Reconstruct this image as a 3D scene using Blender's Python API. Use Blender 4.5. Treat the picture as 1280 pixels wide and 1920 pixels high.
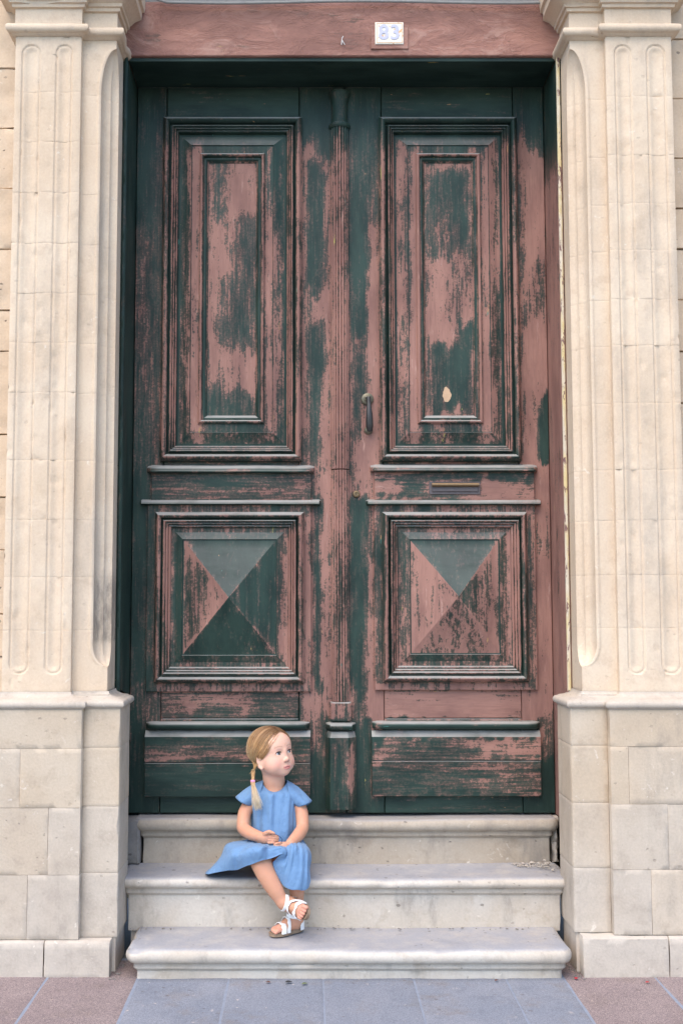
import bpy, bmesh, math, random
import numpy as np
from mathutils import Vector, Matrix, noise as mnoise

for o in list(bpy.data.objects):
    bpy.data.objects.remove(o)
scene = bpy.context.scene
col = scene.collection
random.seed(7)

# ------------------------------------------------------------------ camera
FPX, PPX, PPY = 2090.0, 578.0, 960.0          # focal length and principal point of the 1280x1920 photograph
PITCH = math.atan(170 / 2090)
CAM = Vector((-0.133, -4.5, 1.302))
cd = bpy.data.cameras.new('camera')
cam = bpy.data.objects.new('camera', cd)
col.objects.link(cam)
cam.location = CAM
cam.rotation_euler = (math.pi / 2 + PITCH, 0, 0)
cd.sensor_fit = 'VERTICAL'
cd.sensor_height = 36
cd.sensor_width = 24
cd.lens = 36 * FPX / 1920
cd.shift_x = 62 / 1920
cd.clip_start = 0.05
cd.clip_end = 2000
scene.camera = cam

# ------------------------------------------------------------------ light
SUN_ELEV, SUN_AZ = math.radians(57), math.radians(-28)   # azimuth measured from the street side (-Y) towards -X
world = bpy.data.worlds.new('World')
scene.world = world
world.use_nodes = True
wn = world.node_tree
bg = wn.nodes['Background']
sky = wn.nodes.new('ShaderNodeTexSky')
sky.sky_type = 'NISHITA'
sky.sun_disc = False
sky.sun_elevation = SUN_ELEV
sky.air_density = 1.0
sky.dust_density = 0.6
sky.ozone_density = 2.0
wn.links.new(sky.outputs[0], bg.inputs[0])
bg.inputs[1].default_value = 0.15
sd = bpy.data.lights.new('sun', 'SUN')
sun = bpy.data.objects.new('sun', sd)
col.objects.link(sun)
sd.energy = 1.6
sd.angle = math.radians(58)
sd.color = (1.0, 0.85, 0.68)
# direction from the scene towards the light
tol = Vector((math.sin(SUN_AZ) * math.cos(SUN_ELEV), -math.cos(SUN_AZ) * math.cos(SUN_ELEV), math.sin(SUN_ELEV)))
sun.rotation_euler = tol.to_track_quat('Z', 'Y').to_euler()
sun.location = (-2, -4, 6)
sky.sun_rotation = math.atan2(tol.x, tol.y)
scene.view_settings.view_transform = 'Standard'
scene.view_settings.look = 'None'
scene.view_settings.gamma = 1
scene.view_settings.use_curve_mapping = False
scene.view_settings.exposure = 1.38
scene.cycles.max_bounces = 5
scene.cycles.diffuse_bounces = 3
scene.cycles.use_denoising = True
scene.cycles.use_adaptive_sampling = True
scene.cycles.adaptive_threshold = 0.02

# ------------------------------------------------------------------ measuring helpers
CP, SP = math.cos(PITCH), math.sin(PITCH)
def P(px, py, Y):
    """point of the place seen at photo pixel (px, py) that lies in the vertical plane at depth Y"""
    a = (px - PPX) / FPX
    b = (PPY - py) / FPX
    dy = CP - b * SP
    t = (Y - CAM.y) / dy
    return Vector((CAM.x + t * a, Y, CAM.z + t * (SP + b * CP)))
def PX(px, py, Y): return P(px, py, Y).x
def PZ(py, Y): return P(PPX, py, Y).z
def Q(X, Z, Y=0.0):
    """inverse of P for a point of the door plane: used to place wear marks measured on the door"""
    dx, dy, dz = X - CAM.x, Y - CAM.y, Z - CAM.z
    d = dy * CP + dz * SP
    return PPX + FPX * dx / d, PPY - FPX * (dz * CP - dy * SP) / d

def nz(x, y, z): return mnoise.noise(Vector((x, y, z)))
def sstep(a, b, x):
    t = min(1.0, max(0.0, (x - a) / (b - a)))
    return t * t * (3 - 2 * t)

# ------------------------------------------------------------------ object helpers
def tag(o, label=None, cat=None, group=None, kind=None):
    if label: o['label'] = label
    if cat: o['category'] = cat
    if group: o['group'] = group
    if kind: o['kind'] = kind
    return o
def empty(name, loc, label=None, cat=None, group=None, kind=None):
    o = bpy.data.objects.new(name, None)
    o.empty_display_size = 0.1
    col.objects.link(o)
    o.location = loc
    return tag(o, label, cat, group, kind)
def wloc(p):
    v = Vector((0, 0, 0))
    while p is not None:
        v += p.location
        p = p.parent
    return v
def obj(name, verts, faces, mat, parent=None, smooth=True, wear=None, colr=None, sharp=40):
    """ONE mesh object; verts are given in world space"""
    off = wloc(parent)
    me = bpy.data.meshes.new(name)
    me.from_pydata([(v[0] - off.x, v[1] - off.y, v[2] - off.z) for v in verts], [], faces)
    me.update()
    if wear is not None:
        at = me.attributes.new('wear', 'FLOAT', 'POINT')
        at.data.foreach_set('value', np.asarray(wear, dtype=np.float32))
    if colr is not None:
        at = me.attributes.new('tint', 'FLOAT_COLOR', 'POINT')
        at.data.foreach_set('color', np.asarray(colr, dtype=np.float32).ravel())
    if mat: me.materials.append(mat)
    if smooth:
        me.polygons.foreach_set('use_smooth', [True] * len(me.polygons))
        if sharp: me.set_sharp_from_angle(angle=math.radians(sharp))
    o = bpy.data.objects.new(name, me)
    col.objects.link(o)
    if parent: o.parent = parent
    return o
def fix_normals(o):
    bm = bmesh.new(); bm.from_mesh(o.data)
    bmesh.ops.recalc_face_normals(bm, faces=bm.faces)
    bm.to_mesh(o.data); bm.free()
    return o

class MB:
    """collects verts and faces of one mesh"""
    def __init__(s): s.v = []; s.f = []; s.w = []
    def add(s, v, f, w=None):
        n = len(s.v)
        s.v += [tuple(p) for p in v]
        s.f += [tuple(i + n for i in q) for q in f]
        s.w += list(w) if w is not None else [0.5] * len(v)
    def grid(s, rows, closed=False, w=None, flip=False):
        nr, nc = len(rows), len(rows[0])
        v = [p for r in rows for p in r]
        f = []
        for i in range(nr - 1):
            for j in range(nc if closed else nc - 1):
                a, b = i * nc + j, i * nc + (j + 1) % nc
                q = (a, b, b + nc, a + nc)
                f.append(q[::-1] if flip else q)
        s.add(v, f, w)
    def box(s, a, b):
        x0, y0, z0 = a; x1, y1, z1 = b
        v = [(x0,y0,z0),(x1,y0,z0),(x1,y1,z0),(x0,y1,z0),(x0,y0,z1),(x1,y0,z1),(x1,y1,z1),(x0,y1,z1)]
        s.add(v, [(0,3,2,1),(4,5,6,7),(0,1,5,4),(1,2,6,5),(2,3,7,6),(3,0,4,7)])
    def tube(s, pts, rad, n=8, cap=True):
        pts = [Vector(p) for p in pts]
        if not hasattr(rad, '__len__'): rad = [rad] * len(pts)
        rows = []
        up = None
        for i, p in enumerate(pts):
            t = (pts[min(i + 1, len(pts) - 1)] - pts[max(i - 1, 0)]).normalized()
            if up is None:
                up = Vector((0, 0, 1)) if abs(t.z) < 0.9 else Vector((1, 0, 0))
            a = t.cross(up).normalized(); b = a.cross(t).normalized(); up = b
            rows.append([tuple(p + (a * math.cos(2*math.pi*k/n) + b * math.sin(2*math.pi*k/n)) * rad[i]) for k in range(n)])
        s.grid(rows, closed=True)
        if cap:
            n0 = len(s.v)
            L = len(pts)
            s.f.append(tuple(range(n0 - L*n, n0 - L*n + n))[::-1])
            s.f.append(tuple(range(n0 - n, n0)))
    def lathe(s, prof, c, axis='z', n=24):
        """prof: list of (radius, height) about point c; axis z (up) or y (towards the street)"""
        rows = []
        for r, h in prof:
            row = []
            for k in range(n):
                a = 2 * math.pi * k / n
                if axis == 'z': row.append((c[0] + r*math.cos(a), c[1] + r*math.sin(a), c[2] + h))
                else: row.append((c[0] + r*math.cos(a), c[1] - h, c[2] + r*math.sin(a)))
            rows.append(row)
        s.grid(rows, closed=True)
    def build(s, name, mat, parent=None, smooth=True, wear=False, sharp=40, fix=True):
        o = obj(name, s.v, s.f, mat, parent, smooth, s.w if wear else None, sharp=sharp)
        if fix:
            fix_normals(o)
            if smooth and sharp: o.data.set_sharp_from_angle(angle=math.radians(sharp))
        return o

def span(a, b, step):
    n = max(1, int(math.ceil(abs(b - a) / step)))
    return [a + (b - a) * i / n for i in range(n + 1)]

def slab(mb, X0, X1, Z0, Z1, Yf, Yb, bev=0.003, bt=None, step=0.03, rough=0.0, rs=6.0, seed=0.0, wfun=None, edge=0.0):
    """a board or block: gridded front face with bevelled arrises, closed sides and back"""
    bt = bev if bt is None else bt
    xs = [X0] + span(X0 + bev, X1 - bev, step) + [X1]
    zs = [Z0] + span(Z0 + bev, Z1 - bt, step) + [Z1]
    nx, nzz = len(xs), len(zs)
    v, w = [], []
    for j, z in enumerate(zs):
        for i, x in enumerate(xs):
            y = Yf
            if i in (0, nx - 1) or j == 0: y = Yf + bev
            if j == nzz - 1: y = Yf + bt
            xx, zz = x, z
            if rough:
                y += rough * (nz(x*rs + seed, seed*1.7, z*rs) + 0.5 * nz(x*rs*3 + seed, 4 + seed, z*rs*3))
            if edge and (i in (0, nx-1) or j in (0, nzz-1)):
                e = edge * max(0, nz(x*14 + seed, 9 + seed, z*14) + 0.1)
                y += e * 1.2
                if i == 0: xx += e
                if i == nx - 1: xx -= e
                if j == 0: zz += e
                if j == nzz - 1: zz -= e
            v.append((xx, y, zz))
            w.append(wfun(x, z) if wfun else 0.5)
    f = []
    for j in range(nzz - 1):
        for i in range(nx - 1):
            a = j * nx + i
            f.append((a, a + 1, a + nx + 1, a + nx))
    ring = [i for i in range(nx)] + [j*nx + nx - 1 for j in range(1, nzz)] + [(nzz-1)*nx + i for i in range(nx-2, -1, -1)] + [j*nx for j in range(nzz-2, 0, -1)]
    n0 = len(v)
    for k in ring:
        v.append((v[k][0], Yb, v[k][2])); w.append(w[k])
    m = len(ring)
    for k in range(m):
        k2 = (k + 1) % m
        f.append((ring[k2], ring[k], n0 + k, n0 + k2))
    f.append(tuple(n0 + k for k in range(m)))
    mb.add(v, f, w)

def sweep(mb, path, prof, closed_ends=True, wob=0.0, seed=0.0, step=0.03):
    """moulding: profile [(out, z)] carried along a plan path [(x, y)] with mitred corners; out is to the right of travel"""
    # subdivide the path, keep corners
    pts, nor = [], []
    n = len(path)
    dirs = []
    for i in range(n - 1):
        d = Vector((path[i+1][0] - path[i][0], path[i+1][1] - path[i][1])); dirs.append(d.normalized())
    for i in range(n):
        if i == 0: m = Vector((dirs[0].y, -dirs[0].x)); k = 1.0
        elif i == n - 1: m = Vector((dirs[-1].y, -dirs[-1].x)); k = 1.0
        else:
            a = Vector((dirs[i-1].y, -dirs[i-1].x)); b = Vector((dirs[i].y, -dirs[i].x))
            m = (a + b).normalized(); k = 1.0 / max(0.3, m.dot(a))
        if i > 0:
            p0, p1 = Vector(path[i-1]), Vector(path[i])
            L = (p1 - p0).length
            ns = max(1, int(L / step))
            a = Vector((dirs[i-1].y, -dirs[i-1].x))
            for q in range(1, ns):
                t = q / ns
                # linear blend of mitre offsets keeps straight runs straight
                pts.append(p0.lerp(p1, t)); nor.append(nor0.lerp(m * k, t))
        pts.append(Vector(path[i])); nor.append(m * k); nor0 = m * k
    rows = []
    for (o_, z) in prof:
        row = []
        for p, m in zip(pts, nor):
            e = 0.0
            if wob: e = wob * (nz(p.x*9 + seed, p.y*9, z*9) + 0.6*nz(p.x*25 + seed, p.y*25 + 3, z*25))
            if wob and o_ > 0.015:                                  # knocked and worn edges
                ck = nz(p.x*13 + seed*3, p.y*13, z*10 + 5)
                e += 1.5 * wob * nz(p.x*2.3 + seed, 1.0, seed) - min(0.009, max(0.0, ck - 0.38) * 0.06)
            q = p + m * (o_ + e)
            row.append((q.x, q.y, z + 0.5 * e))
        rows.append(row)
    mb.grid(rows)
    if closed_ends:
        nc = len(pts); base = len(mb.v) - nc * len(prof)
        mb.f.append(tuple(base + r*nc for r in range(len(prof))))
        mb.f.append(tuple(base + r*nc + nc - 1 for r in range(len(prof)))[::-1])

# ------------------------------------------------------------------ material helpers
class Mat:
    def __init__(s, name, rough=0.7, spec=0.3):
        s.m = bpy.data.materials.new(name); s.m.use_nodes = True
        s.nt = s.m.node_tree
        s.b = s.nt.nodes['Principled BSDF']
        s.b.inputs['Roughness'].default_value = rough
        s.b.inputs['Specular IOR Level'].default_value = spec
        g = s.nt.nodes.new('ShaderNodeNewGeometry')
        s.pos = g.outputs['Position']; s.nrm = g.outputs['Normal']; s.geo = g
    def n(s, t, **kw):
        nd = s.nt.nodes.new(t)
        for k, v in kw.items(): setattr(nd, k, v)
        return nd
    def put(s, sock, v):
        if v is None: return
        if isinstance(v, bpy.types.NodeSocket): s.nt.links.new(v, sock)
        else: sock.default_value = v
    def math(s, op, a, b=None, c=None, clamp=False):
        nd = s.n('ShaderNodeMath', operation=op); nd.use_clamp = clamp
        s.put(nd.inputs[0], a); s.put(nd.inputs[1], b); s.put(nd.inputs[2], c)
        return nd.outputs[0]
    def noise(s, scale, detail=4, rough=0.55, stretch=(1, 1, 1), off=(0, 0, 0), dist=0.0):
        mp = s.n('ShaderNodeMapping'); s.put(mp.inputs[0], s.pos)
        mp.inputs['Location'].default_value = off; mp.inputs['Scale'].default_value = stretch
        nd = s.n('ShaderNodeTexNoise'); s.put(nd.inputs['Vector'], mp.outputs[0])
        nd.inputs['Scale'].default_value = scale; nd.inputs['Detail'].default_value = detail
        nd.inputs['Roughness'].default_value = rough; nd.inputs['Distortion'].default_value = dist
        return nd.outputs[0]
    def voro(s, scale, feature='F1', stretch=(1, 1, 1), off=(0, 0, 0), out=0, rand=1.0):
        mp = s.n('ShaderNodeMapping'); s.put(mp.inputs[0], s.pos)
        mp.inputs['Location'].default_value = off; mp.inputs['Scale'].default_value = stretch
        nd = s.n('ShaderNodeTexVoronoi', feature=feature); s.put(nd.inputs['Vector'], mp.outputs[0])
        nd.inputs['Scale'].default_value = scale; nd.inputs['Randomness'].default_value = rand
        return nd.outputs[out]
    def ramp(s, v, a, b, lo=0.0, hi=1.0):
        nd = s.n('ShaderNodeMapRange', interpolation_type='SMOOTHSTEP'); s.put(nd.inputs[0], v)
        nd.inputs[1].default_value = a; nd.inputs[2].default_value = b
        nd.inputs[3].default_value = lo; nd.inputs[4].default_value = hi
        return nd.outputs[0]
    def mix(s, fac, a, b, mode='MIX'):
        nd = s.n('ShaderNodeMix', data_type='RGBA', blend_type=mode)
        s.put(nd.inputs[0], fac)
        s.put(nd.inputs[6], a if isinstance(a, bpy.types.NodeSocket) else (*a, 1))
        s.put(nd.inputs[7], b if isinstance(b, bpy.types.NodeSocket) else (*b, 1))
        return nd.outputs[2]
    def attr(s, name, typ='GEOMETRY', out=2):
        nd = s.n('ShaderNodeAttribute', attribute_name=name, attribute_type=typ)
        return nd.outputs[out]
    def upness(s):
        sp = s.n('ShaderNodeSeparateXYZ'); s.put(sp.inputs[0], s.nrm); return sp.outputs[2]
    def rnd(s):
        return s.n('ShaderNodeObjectInfo').outputs['Random']
    def bump(s, h, strength=0.4, dist=0.002, prev=None):
        nd = s.n('ShaderNodeBump'); s.put(nd.inputs['Height'], h)
        nd.inputs['Strength'].default_value = strength; nd.inputs['Distance'].default_value = dist
        if prev is not None: s.put(nd.inputs['Normal'], prev)
        return nd.outputs[0]
    def done(s, color, rough=None, normal=None):
        s.put(s.b.inputs['Base Color'], color if isinstance(color, bpy.types.NodeSocket) else (*color, 1))
        if rough is not None: s.put(s.b.inputs['Roughness'], rough)
        if normal is not None: s.put(s.b.inputs['Normal'], normal)
        return s.m

def stone_mat(name, c1, c2, c3, sky_dust=0.0, grime=0.5, pits=1.0, tool=0.0, seed=0.0, speck=0.0):
    M = Mat(name, 0.9, 0.15)
    o = (seed, seed * 1.3, seed * 0.7)
    a = M.noise(3.2, 5, 0.6, off=o)
    b = M.noise(14, 6, 0.65, off=o)
    f = M.noise(120, 3, 0.6, off=o)
    c = M.mix(M.ramp(a, 0.32, 0.68), c1, c2)
    c = M.mix(M.math('MULTIPLY', M.ramp(b, 0.50, 0.72), 0.55), c, c3)
    # per block tone
    r = M.rnd()
    c = M.mix(M.math('MULTIPLY', r, 0.22), c, M.mix(r, tuple(1.08*x for x in c1), tuple(0.85*x for x in c2)))
    # blocks greyed one by one, more lower down: weathering plus cooler light painted in
    tn = M.attr('tone', 'OBJECT')
    c = M.mix(tn, c, M.mix(M.ramp(b, 0.35, 0.7), tuple(0.95*(0.2*c2[0] + 0.8*x) for x in (0.485, 0.465, 0.435)), tuple(0.25*c3[0] + 0.66*x for x in (0.43, 0.415, 0.40))))
    # grey grime patches with vertical runs
    g1 = M.noise(5.0, 6, 0.7, (1, 1, 0.35), (seed + 3, 1, 2))
    g = M.math('MULTIPLY', M.ramp(g1, 0.50, 0.70), grime)
    c = M.mix(g, c, (0.235, 0.215, 0.195))
    # white scuffs
    wsc = M.noise(26, 5, 0.7, off=(seed + 9, 3, 1), dist=0.6)
    c = M.mix(M.ramp(wsc, 0.63, 0.72, 0, 0.55), c, (0.72, 0.68, 0.62))
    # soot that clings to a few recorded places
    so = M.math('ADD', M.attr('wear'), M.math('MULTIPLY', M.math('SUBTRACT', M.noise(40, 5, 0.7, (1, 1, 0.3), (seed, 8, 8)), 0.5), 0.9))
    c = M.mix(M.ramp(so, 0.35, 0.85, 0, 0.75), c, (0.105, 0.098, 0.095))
    if sky_dust:
        du = M.math('MULTIPLY', M.ramp(M.upness(), 0.55, 0.98), M.ramp(M.noise(11, 5, 0.65, off=(seed, 2, 4)), 0.25, 0.6, sky_dust * 0.6, sky_dust))
        c = M.mix(du, c, (0.285, 0.305, 0.35))  # blue sky light painted into upward faces, together with grey tread dirt
    # fine grain and dark pits
    c = M.mix(0.35, c, M.mix(f, (0.30, 0.26, 0.21), (0.68, 0.60, 0.52)), 'OVERLAY')
    pv = M.math('ADD', M.voro(60, off=o, stretch=(0.75, 0.75, 1.1)), M.math('MULTIPLY', M.math('SUBTRACT', f, 0.5), 0.5))
    sp = M.n('ShaderNodeSeparateXYZ'); M.put(sp.inputs[0], M.voro(60, off=o, stretch=(0.75, 0.75, 1.1), out=1))
    sz = M.math('MULTIPLY', M.math('POWER', sp.outputs[0], 9.0), 0.40)
    pm = M.math('MULTIPLY', M.ramp(M.math('SUBTRACT', pv, sz), -0.10, 0.02, 1, 0), M.ramp(M.noise(6, 3, off=(seed, 5, 5)), 0.40, 0.60))
    c = M.mix(M.math('MULTIPLY', pm, 0.75 * pits), c, (0.12, 0.10, 0.085))
    if speck:
        pv2 = M.voro(420, off=o, out=1)
        c = M.mix(speck, c, M.mix(pv2, (0.10, 0.09, 0.09), (0.62, 0.52, 0.48)), 'OVERLAY')
    h = M.math('ADD', M.math('MULTIPLY', f, 0.35), M.math('MULTIPLY', b, 0.6))
    h = M.math('SUBTRACT', h, M.math('MULTIPLY', pm, 1.2 * pits))
    if tool:
        tl = M.noise(60, 3, 0.6, (1, 1, 0.06), o)
        h = M.math('ADD', h, M.math('MULTIPLY', tl, tool))
    return M.done(c, None, M.bump(h, 0.55, 0.004))

def paint_mat(name, grain, flake=1.15, amp=1.0, green=(0.027, 0.053, 0.041), gr2=(0.0115, 0.0265, 0.021), peel=0.0):
    """dark green paint worn through to a rose-brown coat; the point attribute 'wear' says how far it has gone"""
    M = Mat(name, 0.6, 0.25)
    st = (1, 1, 0.16) if grain == 'v' else (0.16, 1, 1)
    st2 = (1, 1, 0.05) if grain == 'v' else (0.05, 1, 1)
    w = M.attr('wear')
    n1 = M.noise(13, 6, 0.68, st if not peel else (0.6, 1, 1), (1, 2, 3))
    n2 = M.noise(110, 4, 0.65, st2, (4, 1, 2))
    n3 = M.noise(95, 5, 0.75, off=(7, 1, 2))
    n0 = M.noise(30, 6, 0.7, (1, 1, 0.5) if grain == 'v' else (0.4, 1, 1), (2, 8, 2))
    def c(x, k): return M.math('MULTIPLY', M.math('SUBTRACT', x, 0.5), k)
    m = M.math('ADD', M.math('SUBTRACT', w, 0.07), c(n1, 1.5 * amp))
    m = M.math('ADD', m, c(n0, 1.0 * amp))
    m = M.math('ADD', m, c(n2, 1.35 * amp))
    m = M.math('ADD', m, c(n3, flake * amp))
    mask = M.ramp(m, 0.46, 0.54)
    wash = M.ramp(m, 0.05, 0.55, 0, 0.32)
    var = M.noise(9, 5, 0.65, (1, 1, 0.3) if grain == 'v' else (0.3, 1, 1), (5, 5, 1))
    pink = M.mix(M.ramp(var, 0.35, 0.7), (0.335, 0.176, 0.136), (0.205, 0.105, 0.085))
    pink = M.mix(M.ramp(n2, 0.45, 0.75, 0, 0.45), pink, (0.165, 0.085, 0.07))
    lt = M.noise(40, 5, 0.7, st, (3, 3, 9))
    pink = M.mix(M.ramp(lt, 0.60, 0.72, 0, 0.6), pink, (0.46, 0.285, 0.23))
    grn = M.mix(M.ramp(var, 0.3, 0.65), green, gr2)
    grn = M.mix(M.ramp(n2, 0.55, 0.8, 0, 0.4), grn, (0.050, 0.080, 0.064))
    cc = M.mix(wash, grn, pink)
    cc = M.mix(mask, cc, pink)
    # scattered chips: bare wood, old yellow-green and turquoise coats
    ch = M.noise(46, 4, 0.65, st, (11, 4, 6))
    chm = M.ramp(ch, 0.70, 0.715)
    hue = M.noise(7, 1, 0.5, off=(2, 9, 4))
    chc = M.mix(M.ramp(hue, 0.42, 0.46), (0.40, 0.36, 0.10), M.mix(M.ramp(hue, 0.54, 0.58), (0.44, 0.24, 0.11), (0.06, 0.20, 0.16)))
    cc = M.mix(M.math('MULTIPLY', chm, 0.85), cc, chc)
    # pale dust that has settled on ledges, plus sky light painted into upward faces
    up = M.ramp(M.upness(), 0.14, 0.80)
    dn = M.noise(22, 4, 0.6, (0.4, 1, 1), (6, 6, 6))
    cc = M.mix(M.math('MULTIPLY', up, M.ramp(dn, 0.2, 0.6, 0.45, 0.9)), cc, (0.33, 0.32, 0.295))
    h = M.math('ADD', M.math('MULTIPLY', mask, -0.9), M.math('MULTIPLY', n2, 0.7))
    h = M.math('ADD', h, M.math('MULTIPLY', n3, 0.15))
    if peel:
        pv = M.voro(44, 'DISTANCE_TO_EDGE', (0.6, 1, 1), (3, 1, 2))
        pl = M.noise(10, 6, 0.75, (0.5, 1, 1), (8, 8, 1), 1.2)
        h = M.math('ADD', h, M.math('MULTIPLY', M.ramp(pl, 0.40, 0.62), 2.2 * peel))
        zone = M.ramp(M.noise(3.2, 3, 0.6, (0.7, 1, 1), (1, 9, 2)), 0.50, 0.58)
        wv_ = M.noise(30, 4, 0.7, (0.6, 1, 1), (8, 3, 1))
        crk = M.math('MULTIPLY', M.ramp(M.math('ADD', pv, M.math('MULTIPLY', M.math('SUBTRACT', wv_, 0.5), 0.30)), -0.04, 0.075, 1, 0), zone)
        h = M.math('SUBTRACT', h, M.math('MULTIPLY', crk, 1.5))
        cc = M.mix(M.math('MULTIPLY', crk, 0.75), cc, (0.075, 0.045, 0.038))
        cc = M.mix(M.ramp(pl, 0.52, 0.66, 0, 0.6), cc, (0.42, 0.275, 0.22))
        cc = M.mix(M.ramp(M.noise(5, 5, 0.7, (0.5, 1, 1), (4, 4, 7)), 0.42, 0.58, 0, 0.72), cc, (0.150, 0.080, 0.066))
        cc = M.mix(0.22, cc, (0.36, 0.155, 0.105))
    rg = M.math('ADD', M.math('MULTIPLY', mask, 0.22), 0.50)
    return M.done(cc, rg, M.bump(h, 0.5, 0.0022))

def plain(name, c, rough=0.6, spec=0.3, metal=0.0, nscale=40, namp=0.25, bump=0.15, bd=0.001):
    M = Mat(name, rough, spec)
    M.b.inputs['Metallic'].default_value = metal
    n = M.noise(nscale, 4, 0.6)
    cc = M.mix(n, tuple(x * (1 - namp) for x in c), tuple(min(1, x * (1 + namp)) for x in c))
    return M.done(cc, None, M.bump(n, bump, bd))

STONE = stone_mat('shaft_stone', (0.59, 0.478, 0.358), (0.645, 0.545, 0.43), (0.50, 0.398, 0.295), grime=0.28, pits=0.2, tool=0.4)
PEDST = stone_mat('pedestal_stone', (0.495, 0.408, 0.308), (0.545, 0.47, 0.375), (0.39, 0.315, 0.24), grime=0.5, pits=0.4, seed=4.0)
STEPM = stone_mat('step_stone', (0.49, 0.44, 0.375), (0.56, 0.53, 0.485), (0.38, 0.322, 0.258), sky_dust=0.85, grime=0.75, pits=0.7, seed=8.0)
STEPB = stone_mat('brown_step_stone', (0.38, 0.325, 0.26), (0.43, 0.385, 0.325), (0.27, 0.225, 0.175), sky_dust=0.6, grime=0.75, pits=0.7, seed=15.0)
WALLM = stone_mat('wall_stone', (0.56, 0.44, 0.32), (0.62, 0.51, 0.39), (0.46, 0.36, 0.26), grime=0.3, pits=1.0, seed=12.0)
MORTAR = stone_mat('lime_mortar', (0.50, 0.44, 0.37), (0.56, 0.51, 0.45), (0.40, 0.35, 0.29), grime=0.4, pits=0.3, seed=2.0)
GREYB = stone_mat('grey_infill', (0.20, 0.19, 0.185), (0.27, 0.255, 0.24), (0.13, 0.12, 0.11), grime=0.5, pits=1.0, seed=5.0)
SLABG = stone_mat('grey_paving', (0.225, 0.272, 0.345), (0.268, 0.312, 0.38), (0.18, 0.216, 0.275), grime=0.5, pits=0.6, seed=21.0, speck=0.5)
SLABP = stone_mat('pink_paving', (0.30, 0.278, 0.298), (0.35, 0.33, 0.347), (0.245, 0.226, 0.245), grime=0.4, pits=0.4, seed=31.0, speck=0.8)
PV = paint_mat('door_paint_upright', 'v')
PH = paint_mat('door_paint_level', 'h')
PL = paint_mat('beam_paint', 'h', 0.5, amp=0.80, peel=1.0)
# ================================================================== SETTING: ground
ground = MB(); ground.box((-60, -60, -0.30), (60, 0.6, -0.012))
tag(ground.build('ground', plain('street_ground', (0.17, 0.165, 0.16), 0.95), smooth=False), kind='structure')
pave = empty('pavement', (0, -1.0, 0), kind='structure')
# slab joints run from the wall towards the street; measured where they meet the bottom step
jx = [PX(p, 1840, -0.55) for p in (-95, 82, 255, 428, 606, 777, 952, 1055, 1237, 1415)]
jx[7] = PX(1062, 1840, -0.55)
k = 0
for i in range(len(jx) - 1):
    pink = i < 2 or i > 6
    y = -0.30
    row = [-0.30, -1.25, -2.15, -3.1] if not pink else [-0.30, -1.6, -2.6, -3.4]
    for y1, y0 in zip(row[:-1], row[1:]):
        mb = MB()
        g = 0.0035
        a, b = jx[i] + g, jx[i + 1] - g
        xs = [a, a + 0.004] + span(a + 0.03, b - 0.03, 0.06) + [b - 0.004, b]
        ys = [y0 + g, y0 + g + 0.004] + span(y0 + 0.04, y1 - 0.04, 0.06) + [y1 - g - 0.004, y1 - g]
        rows = []
        tilt = random.uniform(-0.0015, 0.0015)
        for iy, yy in enumerate(ys):
            r = []
            for ix, xx in enumerate(xs):
                e = ix in (0, len(xs) - 1) or iy in (0, len(ys) - 1)
                z = tilt + 0.0012 * nz(xx * 7, yy * 7, 3) - (0.0015 if e else 0)
                r.append((xx, yy, z))
            rows.append(r)
        mb.grid(rows)
        nr, nc = len(rows), len(rows[0])
        ring = [i2 for i2 in range(nc)] + [j*nc + nc - 1 for j in range(1, nr)] + [(nr-1)*nc + i2 for i2 in range(nc-2, -1, -1)] + [j*nc for j in range(nr-2, 0, -1)]
        n0 = len(mb.v)
        mb.add([(mb.v[q][0], mb.v[q][1], -0.05) for q in ring], [])
        for q in range(len(ring)):
            q2 = (q + 1) % len(ring)
            mb.f.append((ring[q2], ring[q], n0 + q, n0 + q2))
        mb.build('paving_slab', SLABP if pink else SLABG, pave)
# joint bedding just under the slab tops
mb = MB(); mb.box((-2.2, -3.4, -0.06), (2.2, -0.28, -0.0022))
mb.build('joint_bedding', plain('joint_sand', (0.225, 0.25, 0.30), 0.95), pave, smooth=False)

# ================================================================== SETTING: masonry wall behind the pilasters
YW = -0.30
wall = empty('stone_wall', (0, YW, 0), 'rough tan rubble wall showing beside and behind the fluted pilasters', 'wall')
mb = MB()
for sx in (-1, 1):
    a, b = sorted((sx * 0.935, sx * 4.2))
    mb.box((a, YW + 0.03, -0.02), (b, 0.35, 4.6))
mb.box((-1.10, -0.18, 3.74), (1.10, 0.35, 4.6))
mb.build('wall_core', MORTAR, wall, smooth=False)
for sx in (-1, 1):
    z = 0.02; r = 0
    while z < 4.3:
        h = random.choice([0.16, 0.2, 0.24, 0.28, 0.32])
        x = 1.20 - 0.14 * (r % 2)
        while x < 1.9:
            wd = random.uniform(0.22, 0.42)
            mb = MB()
            a, b = sorted((sx * x, sx * (x + wd)))
            slab(mb, a + 0.001, b - 0.001, z + 0.001, z + h - 0.001, YW - 0.005 + random.uniform(0, 0.005), YW + 0.05, 0.003, step=0.02, rough=0.007, rs=12, seed=random.random()*50, edge=0.004)
            mb.build('stone_block', WALLM, wall)
            x += wd
        z += h; r += 1
# stone course over the beam
for i, (a, b) in enumerate(((-1.0, -0.42), (-0.414, 0.30), (0.306, 1.0))):
    mb = MB(); slab(mb, a, b, 3.742, 4.15, -0.262, -0.1, 0.006, step=0.05, rough=0.004, seed=i*3.0, edge=0.006)
    mb.build('stone_block', WALLM, wall)

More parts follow.
